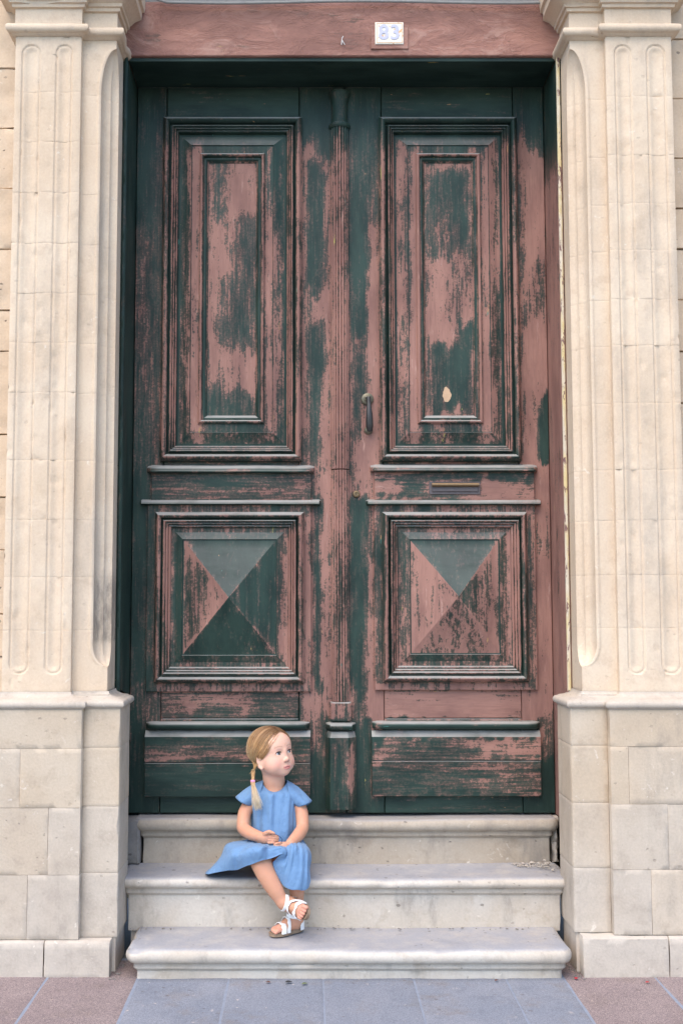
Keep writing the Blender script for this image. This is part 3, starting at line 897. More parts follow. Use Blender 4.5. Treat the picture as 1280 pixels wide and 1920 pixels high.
LEAFX = 0.846
XC = 0.018                               # meeting line of the two leaves
Z0D, Z1D = ZS3 + 0.006, PZ(105, -0.23) - 0.019
def leaf(root, X0, X1, p):
    """p: measured pixel positions of this leaf's members"""
    G = 0.0012
    up = [PX(p['panel'][0], 500, -0.03), PX(p['panel'][2], 500, -0.03), PZ(p['panel'][3], -0.03), PZ(p['panel'][1], -0.03)]
    sl = [PX(p['slab'][0], 1120, -0.02), PX(p['slab'][2], 1120, -0.02), PZ(p['slab'][3], -0.02), PZ(p['slab'][1], -0.02)]
    fx = (up[0] + 0.012, up[1] - 0.012)
    # framing: two stiles, four rails
    board('stile', PV, root, X0 + G, fx[0] - G, Z0D, Z1D, 0.0, 0.05)
    board('stile', PV, root, fx[1] + G, X1 - G, Z0D, Z1D, 0.0, 0.05)
    zr = [Z1D, up[3] - 0.012, up[2] + 0.012, sl[2] + 0.02, Z0D]
    board('rail', PH, root, fx[0] + G, fx[1] - G, up[3] - 0.012, Z1D, 0.001, 0.05)
    board('rail', PH, root, fx[0] + G, fx[1] - G, sl[3] - 0.02, up[2] + 0.012, 0.001, 0.05)
    zb = PZ(1347, 0)
    board('rail', PH, root, fx[0] + G, fx[1] - G, zb + G, sl[2] + 0.02, 0.001, 0.05)
    board('rail', PH, root, fx[0] + G, fx[1] - G, Z0D, zb - G, 0.001, 0.05)
    # upper panel
    pn = board('upper_panel', PV, root, up[0] + 85*S, up[1] - 85*S, up[2] + 85*S, up[3] - 85*S, 0.0006, 0.04, bev=0.001)
    frame('panel_moulding', PV, pn, up[0], up[1], up[2], up[3], UPPER, 0.0)
    # shelf, frieze board, thin ledge
    q = p['shelf']
    mb = MB(); half_round(mb, PX(q[0], 880, -0.04), PX(q[2], 880, -0.04), PZ(q[3], -0.045), PZ(q[1], -0.045) , 0.048, 0.0, ends=0.022, topflat=0.004, dw=-.25, weathered=True)
    mb.build('shelf_moulding', PH, root, wear=True, sharp=50)
    q = p['frieze']
    zfr0 = PZ(q[3], -0.02)
    board('frieze_board', PH, root, PX(q[0], 910, -0.02), PX(q[2], 910, -0.02), zfr0, PZ(q[1], -0.03), -0.020, 0.01, 0.002, step=0.015)
    q = p['ledge']
    mb = MB(); half_round(mb, PX(q[0], 940, -0.04), PX(q[2], 940, -0.04), PZ(q[3], -0.042), PZ(q[1], -0.042), 0.040, 0.0, ends=0.006, n=6, dw=-.3, topflat=0.003, weathered=True)
    mb.build('ledge_moulding', PH, root, wear=True, sharp=50)
    # lower panel: raised slab, moulding, diamond-point field
    sb = board('lower_panel', PV, root, sl[0], sl[1], sl[2], sl[3], -0.018, 0.02, 0.002, step=0.015)
    q = p['mould']
    M_ = [PX(q[0], 1120, -0.035), PX(q[2], 1120, -0.035), PZ(q[3], -0.035), PZ(q[1], -0.035)]
    # outer moulding stands on the slab
    frame('panel_moulding', PV, sb, M_[0], M_[1], M_[2], M_[3], LOWER, -0.0185)
    iu = 52.5 * S
    a, b, c, d = M_[0] + iu, M_[1] - iu, M_[2] + iu, M_[3] - iu
    ax, az = PX(p['apex'][0], p['apex'][1], -0.05), PZ(p['apex'][1], -0.05)
    mb = MB()
    crn = [(a, d), (b, d), (b, c), (a, c)]
    K = 14
    for side in range(4):
        A, B = crn[side], crn[(side + 1) % 4]
        rows, ws = [], []
        for i in range(K + 1):
            t = i / K
            r = []
            for j in range(K + 1):
                s_ = j / K
                x = (A[0] + (B[0]-A[0])*s_) * (1-t) + ax*t
                z = (A[1] + (B[1]-A[1])*s_) * (1-t) + az*t
                tt = max(0, (t - 0.03) / 0.97)
                y = -0.0235 - 0.070 * tt
                r.append((x, y, z)); ws.append(p['facets'][side] + p.get('fade', [0]*4)[side] * (t - .5) + (0.34 + 0.3*nz(x*30, side, z*30)) * math.exp(-((min(s_, 1 - s_)) / 0.05)))
            rows.append(r)
        mb.grid(rows, w=ws)
    mb.build('diamond_point', PV, sb, wear=True, sharp=8)
    # base: bullnose, two planks
    q = p['bull']
    mb = MB(); half_round(mb, PX(q[0], 1360, -0.035), PX(q[2], 1360, -0.035), PZ(q[3], -0.04), PZ(q[1], -0.04), 0.042, 0.0, ends=0.020, dw=-.2)
    mb.build('bullnose_moulding', PH, root, wear=True, sharp=50)
    q = p['base']
    x0, x1 = PX(q[0], 1430, -0.03), PX(q[2], 1430, -0.03)
    zm = PZ(p['split'], -0.03)
    board('base_plank', PH, root, x0, x1, zm + 0.0016, PZ(q[1], -0.03), -0.032, 0.01, 0.0015, bt=0.022, step=0.012)
    board('base_plank', PH, root, x0 + 0.001, x1 - 0.001, PZ(q[3], -0.03), zm - 0.0016, -0.031, 0.01, 0.0015, step=0.012)

doorL = empty('door_leaf', ((-LEAFX + XC) / 2, 0.0, Z0D), 'worn green and rose door leaf behind the girl, with fluted centre column', 'door', 'leaves of the double door')
doorR = empty('door_leaf', ((LEAFX + XC) / 2, 0.0, Z0D), 'worn green and rose door leaf with knocker, keyhole and letter slot', 'door', 'leaves of the double door')
leaf(doorL, -LEAFX, XC - 0.001, dict(panel=(303, 218, 566, 864), slab=(275, 946, 583, 1297), shelf=(275, 871, 589, 886), frieze=(284, 884, 583, 940), ledge=(262, 936, 601, 946),
     mould=(290, 960, 570, 1281), apex=(430, 1120), facets=[.05, .10, .06, .62], fade=[0, .1, 0, .25], bull=(273, 1354, 580, 1369), base=(271, 1371, 582, 1494), split=1430))
leaf(doorR, XC + 0.001, LEAFX, dict(panel=(711, 218, 973, 864), slab=(702, 946, 1005, 1294), shelf=(695, 870, 1009, 884), frieze=(702, 884, 1001, 940), ledge=(687, 936, 1016, 946),
     mould=(717, 960, 989, 1279), apex=(857, 1118), facets=[.08, .48, .62, .74], fade=[.1, -.2, -.1, 0], bull=(698, 1353, 1013, 1368), base=(697, 1371, 1014, 1493), split=1426))

# centre column on the leaf behind the girl
cm = empty('centre_column', (XC, 0.0, Z0D)); cm.parent = doorL; cm.location = Vector((XC, 0, Z0D)) - doorL.location
def cx(py): return PX(635.5 + (py - 230) * 0.0052, py, -0.04)
def colpart(name, prof, xc, n=40, flutes=0, fd=0.0, dw=0.0):
    """half-round shaft standing on the door: prof = [(radius, z)]"""
    mb = MB(); rows, ws = [], []
    for r, z in prof:
        row = []
        for k in range(n + 1):
            a = math.pi * k / n
            rr = r
            if flutes:
                ph = (a / math.pi * flutes) % 1.0
                rr = r - fd * (1 - abs(math.sin(math.pi * ph))) ** 1.5 * 1.2
                wv = dw + 0.30 * abs(math.sin(math.pi * ph)) - 0.22
            else: wv = dw
            x = xc - rr * math.cos(a)
            row.append((x, 0.002 - rr * 1.05 * math.sin(a), z)); ws.append(wear(x, z) + wv)
        rows.append(row)
    mb.grid(rows, w=ws)
    nc = n + 1; b = len(mb.v) - nc * len(prof)
    mb.f.append(tuple(range(b, b + nc))); mb.f.append(tuple(b + (len(prof)-1)*nc + q for q in range(nc)))
    return mb.build(name, PV, cm, wear=True, sharp=35)
zz = lambda py: PZ(py, -0.04)
xk = cx(700)
colpart('fluted_shaft', [(0.0385, z) for z in span(zz(878), zz(236), 0.025)], xk, 98, 9, 0.007)
colpart('fluted_shaft', [(0.0365, z) for z in span(zz(1316), zz(880), 0.025)], xk, 98, 9, 0.006, 0.05)
colpart('capital', [(0.040, zz(236)), (0.044, zz(234)), (0.046, zz(231)), (0.044, zz(228)), (0.036, zz(226)), (0.0345, zz(222)), (0.0345, zz(192)), (0.036, zz(184)), (0.040, zz(178)), (0.0445, zz(172)), (0.0445, zz(168)), (0.038, zz(166)), (0.02, zz(165))], xk)
mb = MB(); slab(mb, xk - 0.042, xk + 0.040, zz(1353), zz(1317), -0.042, 0.0, 0.004, step=0.012, wfun=wear); mb.build('block', PV, cm, wear=True)
mb = MB(); half_round(mb, xk - 0.060, xk + 0.058, zz(1370), zz(1355), 0.062, 0.0, ends=0.016, n=8); mb.build('bullnose_moulding', PV, cm, wear=True, sharp=50)
# pedestal block with canted sides and weathered top
mb = MB(); rows, ws = [], []
z0, z1 = zz(1517), zz(1372)
pl = [(-0.060, 0.0), (-0.060, -0.030), (-0.044, -0.058), (0.028, -0.058), (0.058, -0.030), (0.058, 0.0)]
dense = []
for (a, b) in zip(pl[:-1], pl[1:]):
    for q in range(4): dense.append((a[0] + (b[0]-a[0])*q/4, a[1] + (b[1]-a[1])*q/4))
dense.append(pl[-1])
for z, k in [(z0, 1)] + [(z, 1) for z in span(z0 + 0.002, z1 - 0.022, 0.012)] + [(z1, 0.72)]:
    for x, y in dense: ws.append(wear(xk + x, z) + (0.25 if x > 0.03 else 0))
    rows.append([(xk + x * (0.9 if k < 1 else 1), y * k, z) for x, y in dense])
mb.grid(rows, w=ws)
nc = len(dense); mb.f.append(tuple(range(nc))); mb.f.append(tuple((len(rows)-1)*nc + q for q in range(nc)))
mb.build('pedestal', PV, cm, wear=True, sharp=25)

# ---- ironmongery on the knocker leaf
IRON = plain('old_iron', (0.06, 0.057, 0.054), 0.5, 0.5, 0.75, 60, 0.4, 0.3)
BRASS = plain('tarnished_brass', (0.20, 0.135, 0.075), 0.42, 0.5, 0.85, 70, 0.35, 0.25)
ENAM = plain('dull_zinc', (0.115, 0.098, 0.098), 0.6, 0.4, 0.3, 50, 0.3, 0.2)
kx, kz = PX(689, 747, -0.02), PZ(747, -0.02)
kn = empty('door_knocker', (kx, 0, kz)); kn.parent = doorR; kn.location = Vector((kx, 0, kz)) - doorR.location
VERD = plain('verdigris_brass', (0.17, 0.155, 0.11), 0.5, 0.45, 0.6, 90, 0.45, 0.3)
mb = MB(); mb.lathe([(0.0, 0.022), (0.010, 0.021), (0.013, 0.016), (0.017, 0.014), (0.0235, 0.010), (0.025, 0.004), (0.025, -0.002)], (kx, 0, kz), 'y', 28); mb.build('rosette', VERD, kn)
mb = MB(); mb.tube([(kx - 0.010, -0.028, kz + 0.004), (kx + 0.010, -0.028, kz + 0.004)], 0.006, 10); mb.build('hinge_pin', VERD, kn)
mb = MB(); rows = []
for t in [q / 22 for q in range(23)]:
    r = 0.0075 + 0.0075 * sstep(0.0, 0.75, t) - 0.004 * sstep(0.86, 1.0, t)
    if t < 0.1: r = 0.0085
    z = kz + 0.006 - 0.142 * t; y = -0.030 - 0.010 * math.sin(math.pi * t)
    row = []
    for k in range(48):
        a = 2*math.pi*k/48
        fl = 0.0012 * (1 - abs(math.sin(a * 5))) * sstep(.08, .2, t) * (1 - sstep(.88, .95, t))
        row.append((kx + 0.003 + 0.004*t + (r - fl) * math.cos(a), y + (r - fl) * math.sin(a) * 0.8, z))
    rows.append(row)
mb.grid(rows, closed=True)
mb.f.append(tuple(range(48))); mb.f.append(tuple(len(mb.v) - 48 + q for q in range(48)))
mb.build('striker', IRON, kn, sharp=60)
mb = MB(); mb.lathe([(0.0, 0.014), (0.010, 0.013), (0.016, 0.008), (0.018, -0.002)], (kx + 0.004, 0, kz - 0.128), 'y', 20); mb.build('striking_plate', VERD, kn)
lx, lz = PX(668, 926, -0.01), PZ(926, -0.01)
lk = empty('lock', (lx, 0, lz)); lk.parent = doorR; lk.location = Vector((lx, 0, lz)) - doorR.location
mb = MB(); mb.lathe([(0.0075, 0.007), (0.0085, 0.009), (0.013, 0.008), (0.0145, 0.005), (0.0145, -0.002)], (lx, 0, lz), 'y', 24); mb.build('escutcheon', BRASS, lk)
mb = MB(); mb.lathe([(0.0, 0.006), (0.0075, 0.0065), (0.0078, 0.003)], (lx, 0, lz), 'y', 20); mb.build('cylinder', BRASS, lk)
mb = MB(); mb.box((lx - 0.0014, -0.0068, lz - 0.005), (lx + 0.0014, -0.004, lz + 0.004)); mb.build('keyhole', plain('keyhole_black', (0.006, 0.006, 0.006), 0.9), lk, smooth=False)
s0, s1, t0, t1 = PX(804, 915, -0.025), PX(900, 915, -0.025), PZ(927, -0.025), PZ(903, -0.025)
ls = empty('letter_slot', ((s0+s1)/2, -0.02, t0)); ls.parent = doorR; ls.location = Vector(((s0+s1)/2, -0.02, t0)) - doorR.location
mb = MB(); slab(mb, s0, s1, t0, t1, -0.0245, -0.015, 0.002, step=0.02); mb.build('plate', ENAM, ls)
mb = MB(); slab(mb, s0 + 0.012, s1 - 0.009, t0 + 0.010, t1 - 0.008, -0.030, -0.02, 0.003, step=0.02); mb.build('flap', ENAM, ls)
mb = MB(); mb.tube([(s0 + 0.010, -0.036, t1 - 0.014), (s1 - 0.007, -0.036, t1 - 0.014)], 0.008, 12); mb.build('flap_grip', BRASS, ls)
# pale bare spot where the paint has come away
mb = MB()
bx, bz = PX(837, 740, 0), PZ(740, 0)
ring = []
for k in range(26):
    a = 2*math.pi*k/26
    r = 0.019 * (1 + 0.5 * nz(math.cos(a)*1.6 + 3, math.sin(a)*1.6, 8.1))
    ring.append((bx + r*math.cos(a)*0.95, -0.0008, bz + r*math.sin(a)*1.35))
mb.add(ring + [(q[0], 0.004, q[2]) for q in ring], [tuple(range(26))] + [(k, (k+1) % 26, 26 + (k+1) % 26, 26 + k) for k in range(26)])
pch = mb.build('filler_patch', plain('bare_filler', (0.52, 0.35, 0.22), 0.8, 0.2, 0, 60, 0.2), doorR, smooth=False)
pch['label'] = 'small pale patch of bare filler on the upper panel'

# ================================================================== DOOR FRAME
dframe = empty('door_frame', (0, YF, Z0D), 'timber door surround with peeling rose paint on its cross beam', 'door frame')
zl0, zl1 = PZ(105, -0.235), PZ(2.5, -0.235)
def wl(x, z):
    px, py = Q(x, z, -0.235)
    v = 0.92
    for (x0, y0, x1, y1, s, val) in [(250, 0, 640, 40, 12, .86), (455, 8, 485, 22, 8, .42), (545, 15, 580, 32, 8, .5), (610, 30, 690, 90, 16, .62), (270, 62, 300, 85, 8, .46), (400, 70, 470, 100, 12, .72)]:
        a = sstep(x0 - s, x0 + s, px) * (1 - sstep(x1 - s, x1 + s, px)) * sstep(y0 - s, y0 + s, py) * (1 - sstep(y1 - s, y1 + s, py))
        v += (val - v) * a
    return v
mb = MB(); slab(mb, -0.93, 0.93, zl0, zl1, -0.236, 0.05, 0.004, step=0.012, rough=0.0022, rs=11, seed=4, wfun=wl)
mb.build('beam', PL, dframe, wear=True)
mb = MB(); slab(mb, -0.845, 0.845, zl0 - 0.016, zl0 - 0.0005, -0.222, 0.05, 0.002, step=0.05, wfun=lambda x, z: -0.6)
mb.build('soffit_board', PH, dframe, wear=True)
mb = MB(); slab(mb, -0.93, 0.93, zl1 + 0.001, zl1 + 0.05, -0.226, 0.05, 0.003, step=0.05, rough=0.001, wfun=lambda x, z: 0.1)
mb.build('fascia_strip', plain('grey_board', (0.25, 0.24, 0.225), 0.9), dframe)
YEL = Mat('jamb_paint', 0.65, 0.3)
yn = YEL.noise(22, 5, 0.7, (1, 1, 0.25)); yc = YEL.noise(60, 4, 0.7, (1, 1, 0.3), (3, 3, 3))
YELM = YEL.done(YEL.mix(YEL.ramp(yc, 0.56, 0.60), YEL.mix(YEL.ramp(yn, 0.4, 0.6), (0.62, 0.50, 0.26), (0.60, 0.52, 0.40)), (0.20, 0.11, 0.10)), None, YEL.bump(yc, 0.6, 0.003))
for sx in (-1, 1):
    wf = (lambda x, z: 0.05) if sx < 0 else (lambda x, z: 0.85 - 0.8 * sstep(2.9, 3.2, z))
    mb = MB()
    a, b = sorted((sx * (LEAFX + 0.0015), sx * 0.93))
    slab(mb, a, b, ZS3 + 0.002, zl0 - 0.017, YF + 0.002, 0.06, 0.004, step=0.03, rough=0.0012, rs=6, wfun=wf)
    mb.build('jamb', PV, dframe, wear=True)
    # thin stop bead planted on the jamb, old paint crusted on it
    mb = MB()
    a, b = sorted((sx * 0.8475, sx * 0.8605))
    zb0 = 0.97
    slab(mb, a, b, zb0, zl0 - 0.002, YF - 0.010, YF + 0.0015, 0.003, step=0.01, rough=0.0022, rs=30, seed=sx, wfun=wf)
    mb.build('stop_bead', YELM if sx > 0 else PV, dframe, wear=True)
# dark void strip above the leaves is closed by the soffit; a backing board keeps light out behind the leaves
mb = MB(); mb.box((-1.0, 0.062, 0.2), (1.0, 0.10, 3.9)); mb.build('backing_board', plain('dark_interior', (0.02, 0.02, 0.02), 0.9), dframe, smooth=False)

# ================================================================== HOUSE NUMBER, CABLE
nx0, nx1, nz0, nz1 = PX(703, 62, -0.245), PX(756, 62, -0.245), PZ(83, -0.245), PZ(42, -0.245)
hn = empty('house_number', ((nx0+nx1)/2, -0.24, nz0), 'small cream enamel plate reading 83 on the peeling beam', 'number plate')
mb = MB(); slab(mb, PX(695, 62, -0.24), PX(765, 62, -0.24), PZ(92, -0.24), PZ(47, -0.24), -0.2425, -0.234, 0.002, step=0.02, wfun=lambda x, z: .9); mb.build('mount', PL, hn, wear=True)
EN = Mat('cream_enamel', 0.35, 0.5)
e1 = EN.noise(55, 5, 0.7); 
EPL = EN.done(EN.mix(EN.ramp(e1, 0.57, 0.64), EN.mix(EN.noise(18), (0.78, 0.70, 0.55), (0.84, 0.80, 0.70)), (0.62, 0.34, 0.14)))
mb = MB(); slab(mb, nx0, nx1, nz0, nz1, -0.2475, -0.2428, 0.002, step=0.01, rough=0.0006, rs=30); pl_ = mb.build('plate', EPL, hn)
BLU = Mat('faded_blue_enamel', 0.4, 0.4)
b1 = BLU.noise(90, 5, 0.7)
BL = BLU.done(BLU.mix(BLU.ramp(b1, 0.60, 0.68), (0.46, 0.46, 0.60), (0.74, 0.69, 0.60)))
RUS = plain('rust_edge', (0.68, 0.45, 0.26), 0.7, 0.3, 0, 200, 0.4)
# painted border line
mb = MB()
bi, bw = 0.005, 0.0022
for (a, b, c, d) in ((nx0+bi, nx1-bi, nz1-bi-bw, nz1-bi), (nx0+bi, nx1-bi, nz0+bi, nz0+bi+bw), (nx0+bi, nx0+bi+bw, nz0+bi+bw, nz1-bi-bw), (nx1-bi-bw, nx1-bi, nz0+bi+bw, nz1-bi-bw)):
    mb.box((a, -0.2488, c), (b, -0.2470, d))
mb.build('border', RUS, pl_, smooth=False)
for ch, fx in (('8', 0.30), ('3', 0.70)):
    cu = bpy.data.curves.new('numeral', 'FONT'); cu.body = ch; cu.size = 0.083; cu.extrude = 0.0007; cu.offset = 0.0016
    cu.align_x = 'CENTER'; cu.align_y = 'CENTER'
    to = bpy.data.objects.new('numeral_tmp', cu); col.objects.link(to)
    dg = bpy.context.evaluated_depsgraph_get()
    me = bpy.data.meshes.new_from_object(to.evaluated_get(dg))
    bpy.data.objects.remove(to)
    me.materials.clear(); me.materials.append(BL)
    no = bpy.data.objects.new('numeral', me); col.objects.link(no); no.parent = pl_
    no.location = Vector((nx0 + (nx1-nx0)*fx, -0.2490, (nz0+nz1)/2)) - wloc(pl_)
    no.rotation_euler = (math.pi/2, 0, 0)
# nail heads and a chipped white scribble on the beam
mb = MB(); mb.tube([P(640, 84, -0.242), P(641, 72, -0.242), P(643, 68, -0.242)], 0.0018, 6); mb.tube([P(641, 75, -0.242), P(646, 84, -0.242)], 0.0016, 6)
sc = mb.build('chalk_mark', plain('white_chalk', (0.62, 0.60, 0.57), 0.9), dframe); sc['label'] = 'small white scribble on the beam'
mb = MB(); pts = []
for q in range(41):
    t = q / 40; px = 295 + t * 740
    pts.append(P(px, 4.0 + 2.0*math.sin(t*9) + (-5 if t < 0.02 else 0), -0.262))
mb.tube(pts, 0.0055, 8)
tag(mb.build('cable', plain('grey_cable', (0.22, 0.215, 0.20), 0.6)), 'thin grey cable running along the top of the beam', 'cable')
# ================================================================== THE GIRL
girl = empty('person', P(515, 1625, -0.20), 'small child in a blue dress and white sandals sitting on the middle step', 'person')
girl.location.z = ZS2

class Field:
    """implicit body: rounded primitives blended together, then polygonised as one continuous surface"""
    def __init__(s, lo, hi, h):
        s.lo = np.array(lo, dtype=np.float32); s.h = h
        s.n = tuple(int(math.ceil((hi[i] - lo[i]) / h)) + 1 for i in range(3))
        s.F = np.full(s.n, 0.05, dtype=np.float32)
    def sl(s, mn, mx, pad):
        a = [max(0, int((mn[i] - pad - s.lo[i]) / s.h)) for i in range(3)]
        b = [min(s.n[i], int((mx[i] + pad - s.lo[i]) / s.h) + 2) for i in range(3)]
        ax = [s.lo[i] + s.h * np.arange(a[i], b[i], dtype=np.float32) for i in range(3)]
        X, Y, Z = np.meshgrid(*ax, indexing='ij')
        return tuple(slice(a[i], b[i]) for i in range(3)), X, Y, Z
    def blend(s, sl, d, k, cut=False):
        f = s.F[sl]
        if cut:
            hh = np.clip(0.5 - 0.5 * (f + d) / k, 0, 1)
            s.F[sl] = f * (1 - hh) + (-d) * hh + k * hh * (1 - hh)
        else:
            hh = np.clip(0.5 + 0.5 * (f - d) / k, 0, 1)
            s.F[sl] = f * (1 - hh) + d * hh - k * hh * (1 - hh)
    def cone(s, p, q, r0, r1, k=0.012):
        p, q = np.array(p), np.array(q)
        rm = max(r0, r1) + k + 0.004
        sl, X, Y, Z = s.sl(np.minimum(p, q), np.maximum(p, q), rm)
        ba = q - p
        L2 = float(ba @ ba) + 1e-12
        t = np.clip(((X-p[0])*ba[0] + (Y-p[1])*ba[1] + (Z-p[2])*ba[2]) / L2, 0, 1)
        d = np.sqrt((X-p[0]-t*ba[0])**2 + (Y-p[1]-t*ba[1])**2 + (Z-p[2]-t*ba[2])**2) - (r0 + (r1 - r0) * t)
        s.blend(sl, d, k)
    def chain(s, pts, k=0.012):
        # a smooth tapering limb: spline through the joints, one distance field, blended in once
        n = len(pts) - 1
        if n > 1:
            P4 = [np.array((*p, r)) for p, r in pts]
            fine = []
            for i in range(n):
                a, b, c, d = P4[max(0, i-1)], P4[i], P4[i+1], P4[min(n, i+2)]
                for q in (0, 0.25, 0.5, 0.75):
                    cm = 0.5*((2*b) + (-a + c)*q + (2*a - 5*b + 4*c - d)*q*q + (-a + 3*b - 3*c + d)*q**3)
                    fine.append(cm * 0.6 + (b + (c - b)*q) * 0.4)
            fine.append(P4[-1])
        else: fine = [np.array((*p, r)) for p, r in pts]
        A = np.array(fine); rm = A[:, 3].max() + k + 0.004
        sl, X, Y, Z = s.sl(A[:, :3].min(0), A[:, :3].max(0), rm)
        D = np.full(X.shape, 1.0, dtype=np.float32)
        for p, q in zip(A[:-1], A[1:]):
            ba = q[:3] - p[:3]; L2 = float(ba @ ba) + 1e-12
            t = np.clip(((X-p[0])*ba[0] + (Y-p[1])*ba[1] + (Z-p[2])*ba[2]) / L2, 0, 1)
            D = np.minimum(D, np.sqrt((X-p[0]-t*ba[0])**2 + (Y-p[1]-t*ba[1])**2 + (Z-p[2]-t*ba[2])**2) - (p[3] + (q[3] - p[3])*t))
        s.blend(sl, D.astype(np.float32), k)
    def ell(s, c, R, axes=None, k=0.012, cut=False):
        """ellipsoid with radii R along the columns of axes"""
        c = np.array(c); R = np.array(R, dtype=float)
        A = np.array(axes) if axes is not None else np.eye(3)
        e = np.abs(A) @ R
        sl, X, Y, Z = s.sl(c - e, c + e, k + 0.004)
        x, y, z = X - c[0], Y - c[1], Z - c[2]
        u = [(x*A[0, i] + y*A[1, i] + z*A[2, i]) for i in range(3)]
        k0 = np.sqrt(sum((u[i] / R[i])**2 for i in range(3)))
        k1 = np.sqrt(sum((u[i] / R[i]**2)**2 for i in range(3))) + 1e-6
        d = k0 * (k0 - 1) / k1
        s.blend(sl, d.astype(np.float32), k, cut)
    def surf(s, l, u):
        """how far forward the face surface lies at lateral l, height u of the head frame"""
        for f in np.arange(0.12, 0.02, -0.0004):
            q = H(l, f, u); i = tuple(int(round((q[k] - s.lo[k]) / s.h)) for k in range(3))
            if s.F[i] < 0: return f
        return 0.06
    def mesh(s):
        F = s.F; n = s.n
        inside = F < 0
        cnt = np.zeros(tuple(q - 1 for q in n), dtype=np.int8)
        for i in (0, 1):
            for j in (0, 1):
                for k in (0, 1):
                    cnt += inside[i:n[0]-1+i, j:n[1]-1+j, k:n[2]-1+k]
        cells = np.argwhere((cnt > 0) & (cnt < 8))
        idx = np.full(cnt.shape, -1, dtype=np.int32)
        idx[cells[:, 0], cells[:, 1], cells[:, 2]] = np.arange(len(cells))
        acc = np.zeros((len(cells), 3)); num = np.zeros(len(cells))
        corners = [(i, j, k) for i in (0, 1) for j in (0, 1) for k in (0, 1)]
        for a in corners:
            for ax in range(3):
                if a[ax]: continue
                b = list(a); b[ax] = 1
                fa = F[cells[:, 0]+a[0], cells[:, 1]+a[1], cells[:, 2]+a[2]]
                fb = F[cells[:, 0]+b[0], cells[:, 1]+b[1], cells[:, 2]+b[2]]
                m = (fa < 0) != (fb < 0)
                t = np.where(m, fa / (fa - fb + 1e-12), 0)
                pos = np.tile(np.array(a, dtype=float), (len(cells), 1)); pos[:, ax] += t
                acc[m] += pos[m]; num[m] += 1
        V = s.lo + s.h * (cells + acc / num[:, None])
        faces = []
        for ax in range(3):
            o1, o2 = (ax + 1) % 3, (ax + 2) % 3
            sa = [slice(0, n[q]) for q in range(3)]; sb = [slice(0, n[q]) for q in range(3)]
            sa[ax] = slice(0, n[ax]-1); sb[ax] = slice(1, n[ax])
            A, B = inside[tuple(sa)], inside[tuple(sb)]
            e = np.argwhere(A != B)
            e = e[(e[:, o1] > 0) & (e[:, o2] > 0) & (e[:, o1] < n[o1]-1) & (e[:, o2] < n[o2]-1)]
            fl = A[e[:, 0], e[:, 1], e[:, 2]]
            def ci(d1, d2):
                q = e.copy(); q[:, o1] -= d1; q[:, o2] -= d2
                return idx[q[:, 0], q[:, 1], q[:, 2]]
            quad = np.stack([ci(1, 1), ci(0, 1), ci(0, 0), ci(1, 0)], 1)
            quad[~fl] = quad[~fl][:, ::-1]
            faces.append(quad)
        return V, np.concatenate(faces)

# ---- head frame: the face looks over towards the knocker side and slightly up
HC = np.array(P(511, 1410.0, -0.195))
yaw, pit, rol = math.radians(41), math.radians(9), math.radians(5)
hf = np.array([math.sin(yaw)*math.cos(pit), -math.cos(yaw)*math.cos(pit), math.sin(pit)])
hr = np.array([math.cos(yaw), math.sin(yaw), 0.0])            # towards the far cheek
hu = np.cross(hf, hr)
c_, s_ = math.cos(rol), math.sin(rol)
hr, hu = hr*c_ + hu*s_, hu*c_ - hr*s_
HA = np.stack([hr, hf, hu], 1)                               # columns: lateral, forward, up
def H(l, f, u): return HC + HA @ np.array([l, f, u])
B = Field((-0.43, -0.53, 0.09), (-0.07, -0.07, 0.89), 0.0018)
hd = lambda l, f, u, R, k=0.02, cut=False: B.ell(H(l, f, u), R, HA, k, cut)
hd(0, -0.014, 0.018, (0.069, 0.082, 0.076))                  # skull
hd(0, 0.010, -0.030, (0.060, 0.062, 0.058), 0.03)            # face
hd(-0.031, 0.034, -0.047, (0.0285, 0.030, 0.030), 0.022)      # cheeks
hd(0.031, 0.034, -0.047, (0.0285, 0.030, 0.030), 0.022)
hd(0, 0.046, -0.075, (0.021, 0.020, 0.016), 0.022)           # chin
hd(0, 0.044, 0.028, (0.048, 0.026, 0.032), 0.030)            # forehead
for sg in (-1, 1):                                            # eye hollows
    hd(sg*0.0265, B.surf(sg*0.0265, -0.006) + 0.006, -0.006, (0.016, 0.0095, 0.0105), 0.010, True)
EYF = {sg: B.surf(sg*0.0265, -0.006) for sg in (-1, 1)}
for sg in (-1, 1):                                            # lids
    up_, lo_ = [], []
    for q in range(7):
        a = math.pi * q / 6
        x, z = 0.0132*math.cos(a), 0.0080*math.sin(a)
        y = EYF[sg] + 0.0020 - 0.0030*(x/0.0125)**2 - sg*x*0.30
        up_.append((H(sg*0.0265 + x, y, -0.0052 + z), 0.0024))
        lo_.append((H(sg*0.0265 + x, y - 0.0016, -0.0076 - z*0.85), 0.0020))
    B.chain(up_, 0.0045); B.chain(lo_, 0.0060)
nf = B.surf(0, -0.032)
B.chain([(H(0, B.surf(0, 0.002) - 0.004, 0.002), 0.0055), (H(0, nf - 0.002, -0.020), 0.0062), (H(0, nf + 0.0015, -0.031), 0.0078)], 0.010)
hd(0, nf + 0.0045, -0.0315, (0.0090, 0.0080, 0.0078), 0.006)  # button nose
for sg in (-1, 1):
    hd(sg*0.0082, nf + 0.0005, -0.0345, (0.0052, 0.0060, 0.0052), 0.004)
    hd(sg*0.0045, nf + 0.0050, -0.0400, (0.0024, 0.0036, 0.0020), 0.002, True)
mf = B.surf(0, -0.058)
hd(0, mf - 0.0072, -0.056, (0.022, 0.0085, 0.013), 0.012)      # mouth mound
mf = B.surf(0, -0.058); mc = B.surf(0.013, -0.059)
